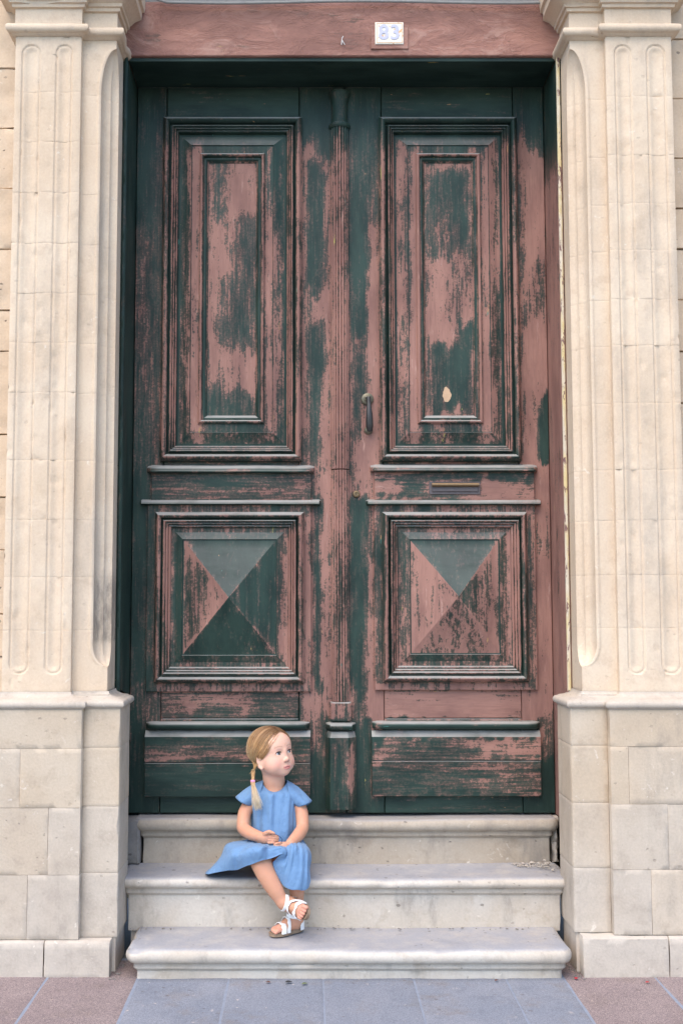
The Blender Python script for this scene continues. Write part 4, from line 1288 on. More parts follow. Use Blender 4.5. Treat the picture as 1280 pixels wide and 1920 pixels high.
for sg in (-1, 1):
    B.chain([(H(sg*0.0175, mc - 0.0030, -0.0600), 0.0018), (H(sg*0.008, (mf + mc)/2 + 0.0002, -0.0572), 0.0028), (H(0, mf - 0.0004, -0.0565), 0.0030)], 0.0030)
B.chain([(H(-0.0115, mc - 0.0012, -0.0630), 0.0026), (H(0, mf - 0.0012, -0.0648), 0.0038), (H(0.0115, mc - 0.0012, -0.0630), 0.0026)], 0.0035)
hd(0, mf + 0.004, -0.0604, (0.0130, 0.0055, 0.0012), 0.002, True)   # parting of the lips
for sg in (-1, 1):                                            # ears
    for (a, b, r) in (((-0.004, -0.012), (-0.006, -0.024), 0.0065), ((-0.006, -0.024), (-0.002, -0.043), 0.0065), ((-0.002, -0.043), (0.006, -0.050), 0.0058), ((-0.004, -0.012), (0.008, -0.014), 0.005)):
        B.cone(H(sg*0.0695, a[0], a[1]), H(sg*0.0690, b[0], b[1]), r, r, 0.006)
    B.ell(H(sg*0.066, 0.002, -0.030), (0.005, 0.010, 0.016), HA, 0.006)
# ---- neck and trunk (the trunk stays inside the dress)
B.chain([(H(0, -0.012, -0.045), 0.043), (P(514, 1470, -0.178), 0.0415), (P(515, 1486, -0.176), 0.045)], 0.016)
B.ell(P(515, 1492, -0.178), (0.066, 0.044, 0.022), None, 0.02)
B.ell(P(514, 1530, -0.182), (0.076, 0.058, 0.080), None, 0.02)
B.ell(P(514, 1592, -0.190), (0.088, 0.070, 0.068), None, 0.03)
# ---- arms
def pc(px, py, Y): return np.array(P(px, py, Y))
B.chain([(pc(474, 1500, -0.185), 0.027), (pc(459, 1524, -0.205), 0.0255), (pc(456, 1552, -0.238), 0.0238), (pc(470, 1563, -0.285), 0.0232), (pc(491, 1570, -0.332), 0.0180)], 0.010)
B.chain([(pc(555, 1500, -0.182), 0.027), (pc(565, 1524, -0.205), 0.0250), (pc(567, 1552, -0.238), 0.0234), (pc(558, 1567, -0.290), 0.0228), (pc(544, 1582, -0.347), 0.0180)], 0.010)
# ---- hands, fingers curled round each other and the hem
B.ell(pc(498, 1571, -0.345), (0.018, 0.013, 0.020), None, 0.008)
for i in range(4):
    L = (1.0, 1.06, 1.0, 0.82)[i]
    y0 = 1564.5 + 5.2 * i
    b0 = pc(504, y0, -0.352); m1 = pc(504 + 9*L, y0 + 1.5 - 0.6*i, -0.364); m2 = pc(504 + 15.5*L, y0 + 3.2 - 1.2*i, -0.360); t = pc(504 + 16.5*L, y0 + 4.5 - 1.4*i, -0.349)
    B.chain([(b0, 0.0054), (m1, 0.0051), (m2, 0.0048), (t, 0.0043)], 0.0012)
B.chain([(pc(497, 1563, -0.352), 0.0085), (pc(505, 1559.5, -0.362), 0.0066), (pc(513, 1562.5, -0.366), 0.0052)], 0.004)
B.ell(pc(532, 1587, -0.362), (0.018, 0.013, 0.0170), None, 0.008)
for i in range(4):
    L = (0.9, 1.05, 1.0, 0.8)[i]
    y0 = 1580.5 + 4.6 * i
    b0 = pc(527, y0, -0.368); m1 = pc(527 - 9*L, y0 + 1 + i*0.7, -0.377); m2 = pc(527 - 13.5*L, y0 + 4 + i*0.6, -0.371); t = pc(527 - 13*L, y0 + 6.5 + i*0.5, -0.360)
    B.chain([(b0, 0.0052), (m1, 0.0049), (m2, 0.0046), (t, 0.0042)], 0.0012)
B.chain([(pc(537, 1590, -0.366), 0.0080), (pc(538, 1598, -0.380), 0.0062), (pc(535, 1605, -0.388), 0.0050)], 0.004)
# ---- legs
B.chain([(pc(496, 1600, -0.205), 0.052), (pc(487, 1608, -0.360), 0.041), (pc(499, 1639, -0.386), 0.0350), (pc(516, 1669, -0.398), 0.0290), (pc(531, 1693, -0.402), 0.0205)], 0.016)
B.chain([(pc(530, 1600, -0.205), 0.052), (pc(555, 1613, -0.345), 0.036), (pc(556, 1648, -0.350), 0.0320), (pc(557, 1690, -0.338), 0.0230), (pc(557, 1713, -0.332), 0.0200)], 0.016)
# ---- feet: local frame x to the toes, y across, z up from the sole
def foot_frame(xd, zd, origin):
    x = np.array(xd, float); x /= np.linalg.norm(x)
    z = np.array(zd, float); z -= x * (z @ x); z /= np.linalg.norm(z)
    return np.stack([x, np.cross(z, x), z], 1), np.array(origin)
heel, toe = pc(561, 1728, -0.318), pc(507, 1744, -0.392)
d = toe - heel; d[2] = 0
FLT = foot_frame(d, (0, 0, 1), heel + d * 0.42); FLT[1][2] = ZS1 + 0.0105
ank = pc(531, 1693, -0.402)
A2, _ = foot_frame((0.42, -0.90, -0.06), (-0.88, -0.36, 0.30), (0, 0, 0))
FRT = (A2, ank - A2 @ np.array([-0.032, 0.0, 0.050]))
def foot(fr, side):
    A, o = fr
    g = lambda x, y, z: o + A @ np.array([x, y*side, z])
    B.chain([(g(-0.030, 0, 0.052), 0.0205), (g(-0.036, 0, 0.026), 0.0265)], 0.012)
    B.ell(g(-0.040, 0, 0.021), (0.025, 0.0215, 0.021), A, 0.012)
    B.chain([(g(-0.026, 0, 0.034), 0.021), (g(0.010, 0.001, 0.022), 0.0185), (g(0.036, 0.003, 0.013), 0.0125)], 0.016)
    B.chain([(g(-0.030, -0.008, 0.016), 0.0155), (g(0.034, -0.014, 0.011), 0.0105)], 0.012)
    B.chain([(g(-0.030, 0.006, 0.016), 0.0155), (g(0.036, 0.015, 0.012), 0.0115)], 0.012)
    for i, (y, L, r) in enumerate(((0.0205, 0.064, 0.0082), (0.0085, 0.064, 0.0064), (-0.0025, 0.061, 0.0060), (-0.0130, 0.056, 0.0057), (-0.0220, 0.050, 0.0054))):
        B.chain([(g(0.036 - 0.002*i, y*0.92, 0.0115), r), (g(L - 0.008, y, 0.0125), r), (g(L, y, 0.0085), r*0.92)], 0.0022)
foot(FLT, 1)
foot(FRT, 1)
V, Fq = B.mesh()
# light smoothing of the polygonised surface
nb = np.zeros_like(V); ct = np.zeros(len(V))
for it in range(1):
    nb[:] = 0; ct[:] = 0
    for a, b in ((0, 1), (1, 2), (2, 3), (3, 0)):
        np.add.at(nb, Fq[:, a], V[Fq[:, b]]); np.add.at(ct, Fq[:, a], 1)
        np.add.at(nb, Fq[:, b], V[Fq[:, a]]); np.add.at(ct, Fq[:, b], 1)
    V = V * 0.5 + 0.5 * nb / np.maximum(ct, 1)[:, None]
# skin colouring that belongs to the skin: lips, cheeks, lids, brows
loc = (V - HC) @ HA
l, f, u = loc[:, 0], loc[:, 1], loc[:, 2]
def gs(cl, cu, sl_, su, cf=None): 
    return np.exp(-((l - cl) / sl_)**2 - ((u - cu) / su)**2) * (f > 0.02)
body_c = np.array([0.57, 0.295, 0.190]); face_c = np.array([0.72, 0.44, 0.325])
onhead = 1 / (1 + np.exp(-(V[:, 2] - P(515, 1463, -0.18).z) / 0.012))
C = body_c + (face_c - body_c) * onhead[:, None]
def tint(Cc, w, colr): return Cc + (np.array(colr) - Cc) * np.clip(w, 0, 1)[:, None]
C = tint(C, 0.55 * (gs(-0.040, -0.044, 0.020, 0.018) + gs(0.040, -0.044, 0.020, 0.018)), (0.72, 0.33, 0.26))
C = tint(C, 0.35 * gs(0, -0.036, 0.012, 0.008), (0.70, 0.34, 0.27))
C = tint(C, 0.35 * (gs(-0.024, 0.006, 0.014, 0.008) + gs(0.024, 0.006, 0.014, 0.008)), (0.62, 0.33, 0.27))
upl = np.clip(1.3 - np.abs((u + 0.0568 + 0.16 * np.abs(l)) / 0.0040), 0, 1) * (np.abs(l) < 0.0175) * (f > 0.05)
lol = np.clip(1.3 - np.abs((u + 0.0650 - 22.0 * l*l) / 0.0048), 0, 1) * (np.abs(l) < 0.0135) * (f > 0.05)
C = tint(C, 0.85 * np.maximum(upl, lol), (0.55, 0.185, 0.175))
C = tint(C, 0.8 * np.clip(1.2 - np.abs((u + 0.0604) / 0.0013), 0, 1) * (np.abs(l) < 0.012) * (f > 0.05), (0.20, 0.055, 0.05))
for sg in (-1, 1):
    bx = l * sg
    brow = np.clip(1.2 - np.abs((u - 0.0155 - 0.005*np.exp(-((bx - 0.026)/0.014)**2)) / 0.0028), 0, 1) * (bx > 0.010) * (bx < 0.041) * (f > 0.03)
    C = tint(C, 0.45 * brow, (0.30, 0.16, 0.09))
    C = tint(C, 0.8 * gs(sg * 0.005, -0.0405, 0.003, 0.002), (0.25, 0.09, 0.07))
# hands, elbows, toes a touch redder
for q in (pc(505, 1572, -0.35), pc(527, 1588, -0.36), pc(455, 1556, -0.24)):
    C = tint(C, 0.35 * np.exp(-((V - q)**2).sum(1) / 0.022**2), (0.64, 0.33, 0.25))
for A, o in (FLT, FRT):
    lc = (V - o) @ A
    C = tint(C, 0.5 * ((lc[:, 0] > 0.040) & (np.abs(lc[:, 1]) < 0.04) & (np.abs(lc[:, 2]) < 0.03)), (0.66, 0.31, 0.24))
SK = Mat('skin', 0.58, 0.22)
tc = SK.attr('tint', out=0)
sn = SK.noise(140, 3, 0.6); s2 = SK.noise(22, 3, 0.6)
skc = SK.mix(0.12, tc, SK.mix(s2, (0.35, 0.25, 0.22), (0.70, 0.60, 0.56)), 'OVERLAY')
SK.b.inputs['Subsurface Weight'].default_value = 0.22
SK.b.inputs['Subsurface Radius'].default_value = (1.0, 0.35, 0.2)
SK.b.inputs['Subsurface Scale'].default_value = 0.006
SKIN = SK.done(skc, None, SK.bump(sn, 0.06, 0.0006))
body = obj('body', V.tolist(), Fq.tolist(), SKIN, girl, True, None, np.concatenate([C, np.ones((len(C), 1))], 1), sharp=0)

# ---- eyes: shallow lenses set between the lids
EYE = Mat('eye', 0.12, 0.5)
EYEM = EYE.done(EYE.attr('tint', out=0))
LASH = plain('lash', (0.045, 0.028, 0.020), 0.7)
for sg in (-1, 1):
    c0 = (sg*0.0265, EYF[sg] - 0.0028, -0.0062)
    v, fc, cl = [], [], []
    nr, na = 12, 28
    gx, gu = 0.0030, 0.0010
    for i in range(nr + 1):
        rr = i / nr
        for j in range(na):
            a = 2*math.pi*j/na
            x, z = 0.0138 * rr * math.cos(a), 0.0084 * rr * math.sin(a)
            y = 0.0072 * math.sqrt(max(0, 1 - (x/0.0145)**2 - (z/0.0145)**2)) - 0.0016
            # the eye follows the turn of the face
            v.append(H(c0[0] + x, c0[1] + y - sg * x * 0.30, c0[2] + z))
            di = math.hypot(x - gx, z - gu)
            if di < 0.0028: q = (0.012, 0.012, 0.014)
            elif di < 0.0056: q = (0.06, 0.085, 0.11)
            elif di < 0.0065: q = (0.05, 0.06, 0.075)
            else: q = (0.58, 0.54, 0.52)
            cl.append((*q, 1))
    for i in range(nr):
        for j in range(na):
            a, b = i*na + j, i*na + (j+1) % na
            fc.append((a, b, b + na, a + na))
    obj('eye', [tuple(q) for q in v], fc, EYEM, body, True, None, cl, sharp=0)
    mb = MB(); pts = []; pl2 = []
    for q in range(13):
        a = math.pi * (0.03 + 0.94 * q / 12)
        x, z = 0.0132*math.cos(a), 0.0074*math.sin(a)
        y = 0.0072 * math.sqrt(max(0, 1 - (x/0.0142)**2 - (z/0.0142)**2)) + 0.0006
        pts.append(H(c0[0] + x, c0[1] + y - sg*x*0.30, c0[2] + z))
    mb.tube(pts, [0.0009 + 0.0015 * math.sin(math.pi * q / 12) for q in range(13)], 6)
    mb.build('eyelash', LASH, body)

# ---- hair
HAIR = Mat('hair', 0.42, 0.45)
hn1 = HAIR.noise(300, 3, 0.6)
HAIRM = HAIR.done(HAIR.mix(0.3, HAIR.attr('tint', out=0), HAIR.mix(hn1, (0.2, 0.2, 0.2), (0.8, 0.8, 0.8)), 'OVERLAY'))
def lerp_tab(tab, x):
    if x <= tab[0][0]: return tab[0][1]
    for (a, b), (c, d) in zip(tab[:-1], tab[1:]):
        if x <= c: return b + (d - b) * (x - a) / (c - a)
    return tab[-1][1]
HLINE = [(-0.075, -0.055), (-0.060, -0.030), (-0.050, -0.012), (-0.030, -0.004), (-0.012, 0.020), (0.005, 0.034), (0.025, 0.044), (0.045, 0.052), (0.060, 0.052), (0.068, 0.056), (0.11, 0.12)]
def shell(d, extra=0.0):
    """point of the hair surface in direction d (lateral, forward, up) of the skull centre"""
    R = (0.0735 + extra, 0.0865 + extra, 0.0800 + extra)
    k = 1 / math.sqrt((d[0]/R[0])**2 + (d[1]/R[1])**2 + (d[2]/R[2])**2)
    return (d[0]*k, -0.014 + d[1]*k, 0.018 + d[2]*k)
def inhair(p): return lerp_tab(HLINE, p[2]) - p[1]
v, cl, fc = [], [], []
NA, NB = 200, 120
for i in range(NB + 1):
    th = math.pi * 0.80 * i / NB
    for j in range(NA):
        ph = 2*math.pi*j/NA
        d = (math.sin(th)*math.cos(ph), math.sin(th)*math.sin(ph), math.cos(th))
        p = shell(d)
        m = inhair(p)
        e = -0.0085 + 0.0085 * sstep(-0.011, 0.001, m)
        strand = math.sin(ph*60 + 6*d[2]) * 0.0004
        q = shell(d, e + strand)
        v.append(tuple(H(*q)))
        rt = sstep(0.2, 1.0, d[2])
        t = 0.5 + 0.5*nz(ph*14, th*2, 3)
        base = np.array((0.36, 0.205, 0.085)) * (1 - t) + np.array((0.52, 0.33, 0.15)) * t
        base = base * 0.72 * (1 - 0.8 * rt) + np.array((0.12, 0.075, 0.045)) * 0.8 * rt
        cl.append((*base, 1))
for i in range(NB):
    for j in range(NA):
        a, b = i*NA + j, i*NA + (j+1) % NA
        fc.append((a, a + NA, b + NA, b))
hair = obj('hair', v, fc, HAIRM, girl, True, None, cl, sharp=0)
class Strands:
    def __init__(s): s.v = []; s.f = []; s.c = []
    def add(s, pts, r, col0, col1, n=4):
        m = MB(); m.tube(pts, r, n)
        b = len(s.v); s.v += m.v; s.f += [tuple(i + b for i in q) for q in m.f]
        L = len(pts)
        for i in range(L):
            t = i / (L - 1)
            cc = [col0[k] + (col1[k] - col0[k])*t for k in range(3)] + [1]
            s.c += [cc] * n
    def build(s, name, parent):
        return obj(name, s.v, s.f, HAIRM, parent, True, None, s.c, sharp=0)
rh = random.Random(11)
GATH = {-1: np.array((-0.066, -0.052, -0.058)), 1: np.array((0.066, -0.052, -0.058))}
def unit(v): return v / np.linalg.norm(v)
SC = np.array((0, -0.014, 0.018))
st = Strands()
def flow(p0, side, lift, n=14, wav=0.0):
    d0 = unit(p0 - SC); d1 = unit(GATH[side] - SC)
    om = math.acos(max(-1, min(1, float(d0 @ d1))))
    pts = []
    for i in range(n):
        t = i / (n - 1)
        d = (math.sin((1-t)*om)*d0 + math.sin(t*om)*d1) / max(1e-4, math.sin(om))
        # hair hangs a little before sweeping back
        d = unit(d + np.array((0, 0.0, 0.10)) * math.sin(math.pi*t) * (0.5 + wav))
        e = lift * math.sin(math.pi * min(1, t*1.1)) + 0.0012
        q = shell(d, e)
        if t > 0.85:
            k = (t - 0.85) / 0.15
            q = tuple(np.array(q) * (1 - k) + GATH[side] * k)
        pts.append(H(*q))
    return pts
seeds = []
for i in range(760):                                          # along the hairline, near side
    uu = rh.uniform(-0.02, 0.072)
    f0 = lerp_tab(HLINE, uu) - abs(rh.gauss(0, 0.006)) + 0.003
    zr = (uu - 0.018) / 0.080; yr = (f0 + 0.014) / 0.0865
    s2_ = 1 - zr*zr - yr*yr
    if s2_ <= 0: continue
    seeds.append((np.array((-0.0735*math.sqrt(s2_), f0, uu)), -1))
for i in range(950):                                          # from the parting
    f0 = rh.uniform(-0.085, 0.056)
    la = 0.012 + rh.gauss(0, 0.004)
    sd_ = -1 if la < 0.0135 else 1
    k = 1 - (la/0.0735)**2 - ((f0 + 0.014)/0.0865)**2
    if k <= 0: continue
    seeds.append((np.array((la, f0, 0.018 + 0.080*math.sqrt(k))), sd_ if rh.random() < 0.8 else 1))
for i in range(480):                                          # side of the head
    d = unit(np.array((-abs(rh.gauss(0.8, 0.4)), rh.uniform(-1, 0.4), rh.uniform(-0.3, 0.9))))
    p = np.array(shell(d))
    if inhair(p) > 0.004: seeds.append((p, -1))
for i in range(150):
    d = unit(np.array((abs(rh.gauss(0.6, 0.4)), rh.uniform(-0.6, 0.7), rh.uniform(0.0, 0.9))))
    p = np.array(shell(d))
    if inhair(p) > 0.004: seeds.append((p, 1))
for p, sd_ in seeds:
    t = rh.random()
    g0 = (0.17 + 0.14*t, 0.085 + 0.075*t, 0.042 + 0.035*t)
    g1 = (0.62 + 0.24*t, 0.335 + 0.19*t, 0.125 + 0.12*t) if rh.random() < 0.75 else (0.30, 0.165, 0.07)
    pts = flow(p, sd_, abs(rh.gauss(0.0012, 0.0022)), wav=rh.gauss(0, 0.35))
    n = len(pts)
    st.add(pts, [0.00012 + 0.00085 * sstep(0, 0.30, i/n) * (1 - 0.3*i/n) for i in range(n)], g0, g1)
for i in range(160):                                           # flyaways
    d = unit(np.array((rh.gauss(-0.4, 0.5), rh.uniform(-1, 0.5), rh.uniform(-0.2, 1))))
    p = np.array(shell(d))
    if inhair(p) < 0.0: continue
    st.add(flow(p, -1, rh.uniform(0.003, 0.009), wav=rh.gauss(0, 0.5)), 0.00035, (0.45, 0.30, 0.16), (0.60, 0.44, 0.26), 3)
for i in range(60):                                           # loose wisps round the ear
    p = np.array(shell(unit(np.array((-1.0, rh.uniform(-0.5, 0.35), rh.uniform(-0.35, 0.35))))))
    if inhair(p) < -0.004: continue
    tt = rh.random()
    pts = flow(p, -1, rh.uniform(0.002, 0.008), wav=rh.gauss(-0.3, 0.6))
    pts[-1] = pts[-1] + HA @ np.array((rh.gauss(-0.004, 0.004), rh.gauss(0, 0.006), rh.gauss(-0.004, 0.006)))
    st.add(pts, 0.0005, (0.40, 0.24, 0.10), (0.62 + 0.15*tt, 0.44 + 0.12*tt, 0.22 + 0.1*tt), 3)
st.build('strands', hair)
# braid, tie and tail
g0 = H(*GATH[-1])
b1 = pc(474, 1463, -0.250)
br = Strands()
for k in range(3):
    pts, rad = [], []
    for i in range(25):
        t = i / 24
        c = g0 * (1 - t) + b1 * t
        a = 2*math.pi*(t*1.9 + k/3)
        w = 0.0048 * (1 - 0.35*t)
        pts.append(c + np.array((w*math.sin(a), -w*0.7*math.sin(2*a), 0)))
        rad.append(0.0043 * (1 - 0.30*t))
    br.add(pts, rad, (0.36, 0.21, 0.095), ((0.46, 0.27, 0.12), (0.40, 0.24, 0.11), (0.52, 0.33, 0.16))[k], 8)
br.build('braid', hair)
mb = MB()
for zo, rr in ((-0.0025, 0.0058), (0.0, 0.0068), (0.0025, 0.0058)):
    mb.tube([b1 + np.array((rr*math.cos(2*math.pi*q/14), rr*math.sin(2*math.pi*q/14), zo - 0.003)) for q in range(15)], 0.0026, 8, cap=False)
tie = mb.build('hair_tie', plain('pink_elastic', (0.80, 0.33, 0.52), 0.7, 0.2), hair)
ta = Strands()
for i in range(130):
    q = rh.random()
    o0 = np.array((rh.gauss(0, 0.0028), rh.gauss(0, 0.0028), -0.004))
    end = np.array(P(478 + rh.gauss(4.5, 4.2), 1500 + 20*rh.random()**0.6, -0.281 + rh.gauss(0, 0.003)))
    mid = (b1 + end) / 2 + np.array((rh.gauss(-0.001, 0.0035), -0.008 + rh.gauss(0, 0.003), 0))
    pts = [(1-t)**2*(b1 + o0) + 2*t*(1-t)*mid + t*t*end for t in [k/9 for k in range(10)]]
    tt = rh.random()
    ta.add(pts, [0.0013*(1 - 0.65*k/9) for k in range(10)], (0.46+0.1*tt, 0.28+0.08*tt, 0.13+0.05*tt), (0.74, 0.60+0.05*tt, 0.40+0.1*tt), 4)
ta.build('braid_tail', hair)

# ---- dress
DR = Mat('blue_cotton', 0.85, 0.15)
wv1 = DR.noise(900, 2, 0.5, (1, 1, 0.15)); wv2 = DR.noise(900, 2, 0.5, (0.15, 0.4, 1), (3, 3, 3)); wr = DR.noise(34, 4, 0.6, (1.2, 1, 0.6), (1, 5, 2), 0.4)
dc = DR.mix(DR.noise(40, 3), (0.12, 0.222, 0.385), (0.145, 0.262, 0.43))
dc = DR.mix(DR.math('MULTIPLY', wv1, 0.25), dc, (0.23, 0.36, 0.54))
DR.b.inputs['Sheen Weight'].default_value = 0.15
DRESS = DR.done(dc, None, DR.bump(DR.math('ADD', wv1, wv2), 0.18, 0.0006, DR.bump(wr, 0.6, 0.012)))
dress = empty('dress', P(515, 1600, -0.2)); dress.parent = girl; dress.location = Vector(P(515, 1600, -0.2)) - girl.location
def cr(p, t):
    """Catmull-Rom through the list p at 0..1"""
    n = len(p) - 1
    x = t * n; i = min(n - 1, int(x)); q = x - i
    g = lambda k: np.array(p[max(0, min(n, k))])
    a, b, c, d = g(i-1), g(i), g(i+1), g(i+2)
    return 0.5 * ((2*b) + (-a + c)*q + (2*a - 5*b + 4*c - d)*q*q + (-a + 3*b - 3*c + d)*q**3)
def cloth(name, rows, closed, parent, th=0.0016):
    mb = MB(); mb.grid(rows, closed=closed)
    o = mb.build(name, DRESS, parent, sharp=0)
    m = o.modifiers.new('thickness', 'SOLIDIFY'); m.thickness = th; m.offset = 0
    return o
rings = [((515, 1464.5, -0.178), 0.0470, 0.0445, 0.034), ((515, 1466.5, -0.178), 0.0545, 0.050, 0.031), ((515, 1472, -0.178), 0.072, 0.057, 0.022), ((515, 1480, -0.179), 0.0885, 0.064, 0.012), ((514, 1494, -0.181), 0.0930, 0.070, 0.004),
         ((514, 1518, -0.185), 0.0880, 0.076, 0), ((515, 1545, -0.187), 0.0865, 0.082, 0), ((515, 1566, -0.188), 0.0900, 0.086, 0), ((515, 1578, -0.189), 0.0950, 0.088, 0)]
tab = [np.array((*P(*c), rx, ry, dp)) for c, rx, ry, dp in rings]
rows = []
for i in range(41):
    t = i / 40
    q = cr(tab, t)
    row = []
    for j in range(120):
        a = 2*math.pi*j/120
        fr = max(0, -math.sin(a))
        fold = 0.0018 * math.sin(a*13 + 3*math.sin(t*5 + a*2)) * sstep(0.25, 0.9, t) + 0.0090 * nz(a*2.6, t*2.2, 4) * sstep(0.12, 0.5, t) + 0.0100 * nz(a*4.3 + t*1.2, t*1.5, 9) * sstep(0.1, 0.4, t)
        # inverted pleat down the front
        da = (a - 1.5*math.pi - 0.02)
        fold -= 0.0035 * math.exp(-(da/0.045)**2) * sstep(0.16, 0.35, t)
        x = q[0] + (q[3] + fold) * math.cos(a)
        y = q[1] + (q[4] + fold) * math.sin(a)
        z = q[2] - q[5] * fr**1.5
        row.append((x, y, z))
    rows.append(row)
cloth('bodice', rows, True, dress)
def sleeve(top0, bot0, top1, bot1, yc0, yd0, yc1, yd1):
    rows = []
    for i in range(15):
        t = i / 14
        tp = np.array(P(top0[0] + (top1[0]-top0[0])*t, top0[1] + (top1[1]-top0[1])*t - 2.8*math.sin(math.pi*t), 0.0 + yc0 + (yc1-yc0)*t))
        bt = np.array(P(bot0[0] + (bot1[0]-bot0[0])*t, bot0[1] + (bot1[1]-bot0[1])*t, yc0 + (yc1-yc0)*t))
        c = (tp + bt)/2; ax = (tp - bt)/2
        yd = yd0 + (yd1 - yd0)*t
        row = []
        for j in range(48):
            a = 2*math.pi*j/48
            wob = 1 + 0.05*math.sin(a*4 + 1)*t
            row.append(tuple(c + ax*math.cos(a) + np.array((0, yd*math.sin(a)*wob, (-0.020*t*max(0, math.sin(a)) + 0.003*math.sin(a*5 + t*3)*(1 - t)*t*4)))))
        rows.append(row)
    cloth('sleeve', rows, True, dress)
sleeve((494, 1463), (483, 1512), (441.5, 1494), (472, 1511), -0.180, 0.050, -0.190, 0.041)
sleeve((538, 1463), (547, 1512), (584.5, 1501), (554, 1512), -0.178, 0.050, -0.188, 0.041)
# skirt: columns from waist to hem, going round from the back on one side, over the knees, to the back on the other
SKC = [
 [(470,1572,-.120),(452,1590,-.110),(425,1622,-.110),(408,1634,-.110)],
 [(466,1574,-.170),(440,1583,-.170),(412,1614,-.190),(389,1634.5,-.200)],
 [(466,1575,-.215),(426,1583,-.245),(413,1608,-.280),(388,1638,-.302)],
 [(470,1577,-.250),(434,1583,-.310),(424,1604,-.340),(412,1634,-.334)],
 [(478,1578,-.272),(456,1586,-.355),(441,1604,-.390),(440,1630,-.372)],
 [(488,1579,-.280),(476,1585,-.385),(463,1598,-.420),(464,1622,-.410)],
 [(500,1580,-.282),(492,1586,-.395),(484,1597,-.430),(487,1614,-.428)],
 [(511,1580,-.284),(507,1588,-.390),(505,1597,-.420),(508,1607.5,-.424)],
 [(520,1580,-.284),(522,1588,-.385),(525,1594,-.405),(530,1600,-.412)],
 [(527,1580,-.283),(533,1588,-.382),(536,1600,-.404),(520,1609,-.398)],
 [(533,1579,-.281),(538,1588,-.382),(534,1616,-.402),(512,1622,-.386)],
 [(539,1578,-.278),(546,1587,-.384),(538,1628,-.404),(527,1654,-.394)],
 [(546,1577,-.274),(555,1587,-.388),(551,1628,-.408),(541,1667.5,-.404)],
 [(553,1576,-.266),(565,1588,-.382),(564,1630,-.406),(558,1669,-.408)],
 [(559,1575,-.252),(575,1592,-.360),(575,1632,-.388),(575,1667,-.396)],
 [(564,1573,-.225),(582,1598,-.320),(576,1632,-.355),(581,1653,-.365)],
 [(566,1572,-.185),(583,1606,-.265),(581,1622,-.290),(580,1640,-.310)],
 [(565,1572,-.130),(580,1608,-.180),(581,1624,-.200),(578,1632,-.215)],
]
colsW = [[np.array(P(*p)) for p in c] for c in SKC]
NS, NT = 150, 40
rows = []
for i in range(NT + 1):
    t = i / NT
    ring = [cr(c, t) for c in colsW]
    row = []
    for j in range(NS + 1):
        s_ = j / NS
        p = cr(ring, s_)
        g = math.sin(s_*math.pi*34 + 1.5*math.sin(s_*11)) * 0.0022 * (1 - sstep(0.15, 0.55, t))      # gathers at the waist
        g += 0.0110 * nz(s_*13, t*1.6, 2.0) * sstep(0.1, 0.4, t) + 0.0085*nz(s_*26, t*1.8, 7.0)*sstep(0.1, 0.5, t)
        p = p + np.array((0.25*g, -g, 0.6*g))
        # the cloth rests on the tread, never under it
        if p[1] > -0.306: p[2] = max(p[2], ZS2 + 0.003)
        row.append(tuple(p))
    rows.append(row)
sk = cloth('skirt', rows, False, dress)
hem = MB()
for rr in (NT - 1,): hem.tube([np.array(p) for p in rows[NT]], 0.0013, 6)
hem.build('hem', DRESS, dress, sharp=0)

# ---- a thin dark cord the child toys with
mb = MB(); mb.tube([P(505, 1566, -0.372), P(511, 1563.5, -0.378), P(518, 1565, -0.380), P(525, 1569, -0.380), P(529, 1574, -0.380), P(527, 1580, -0.376)], 0.0011, 6)
tag(mb.build('cord', plain('navy_cord', (0.012, 0.02, 0.045), 0.6)), 'thin dark cord held between the hands of the child', 'cord')
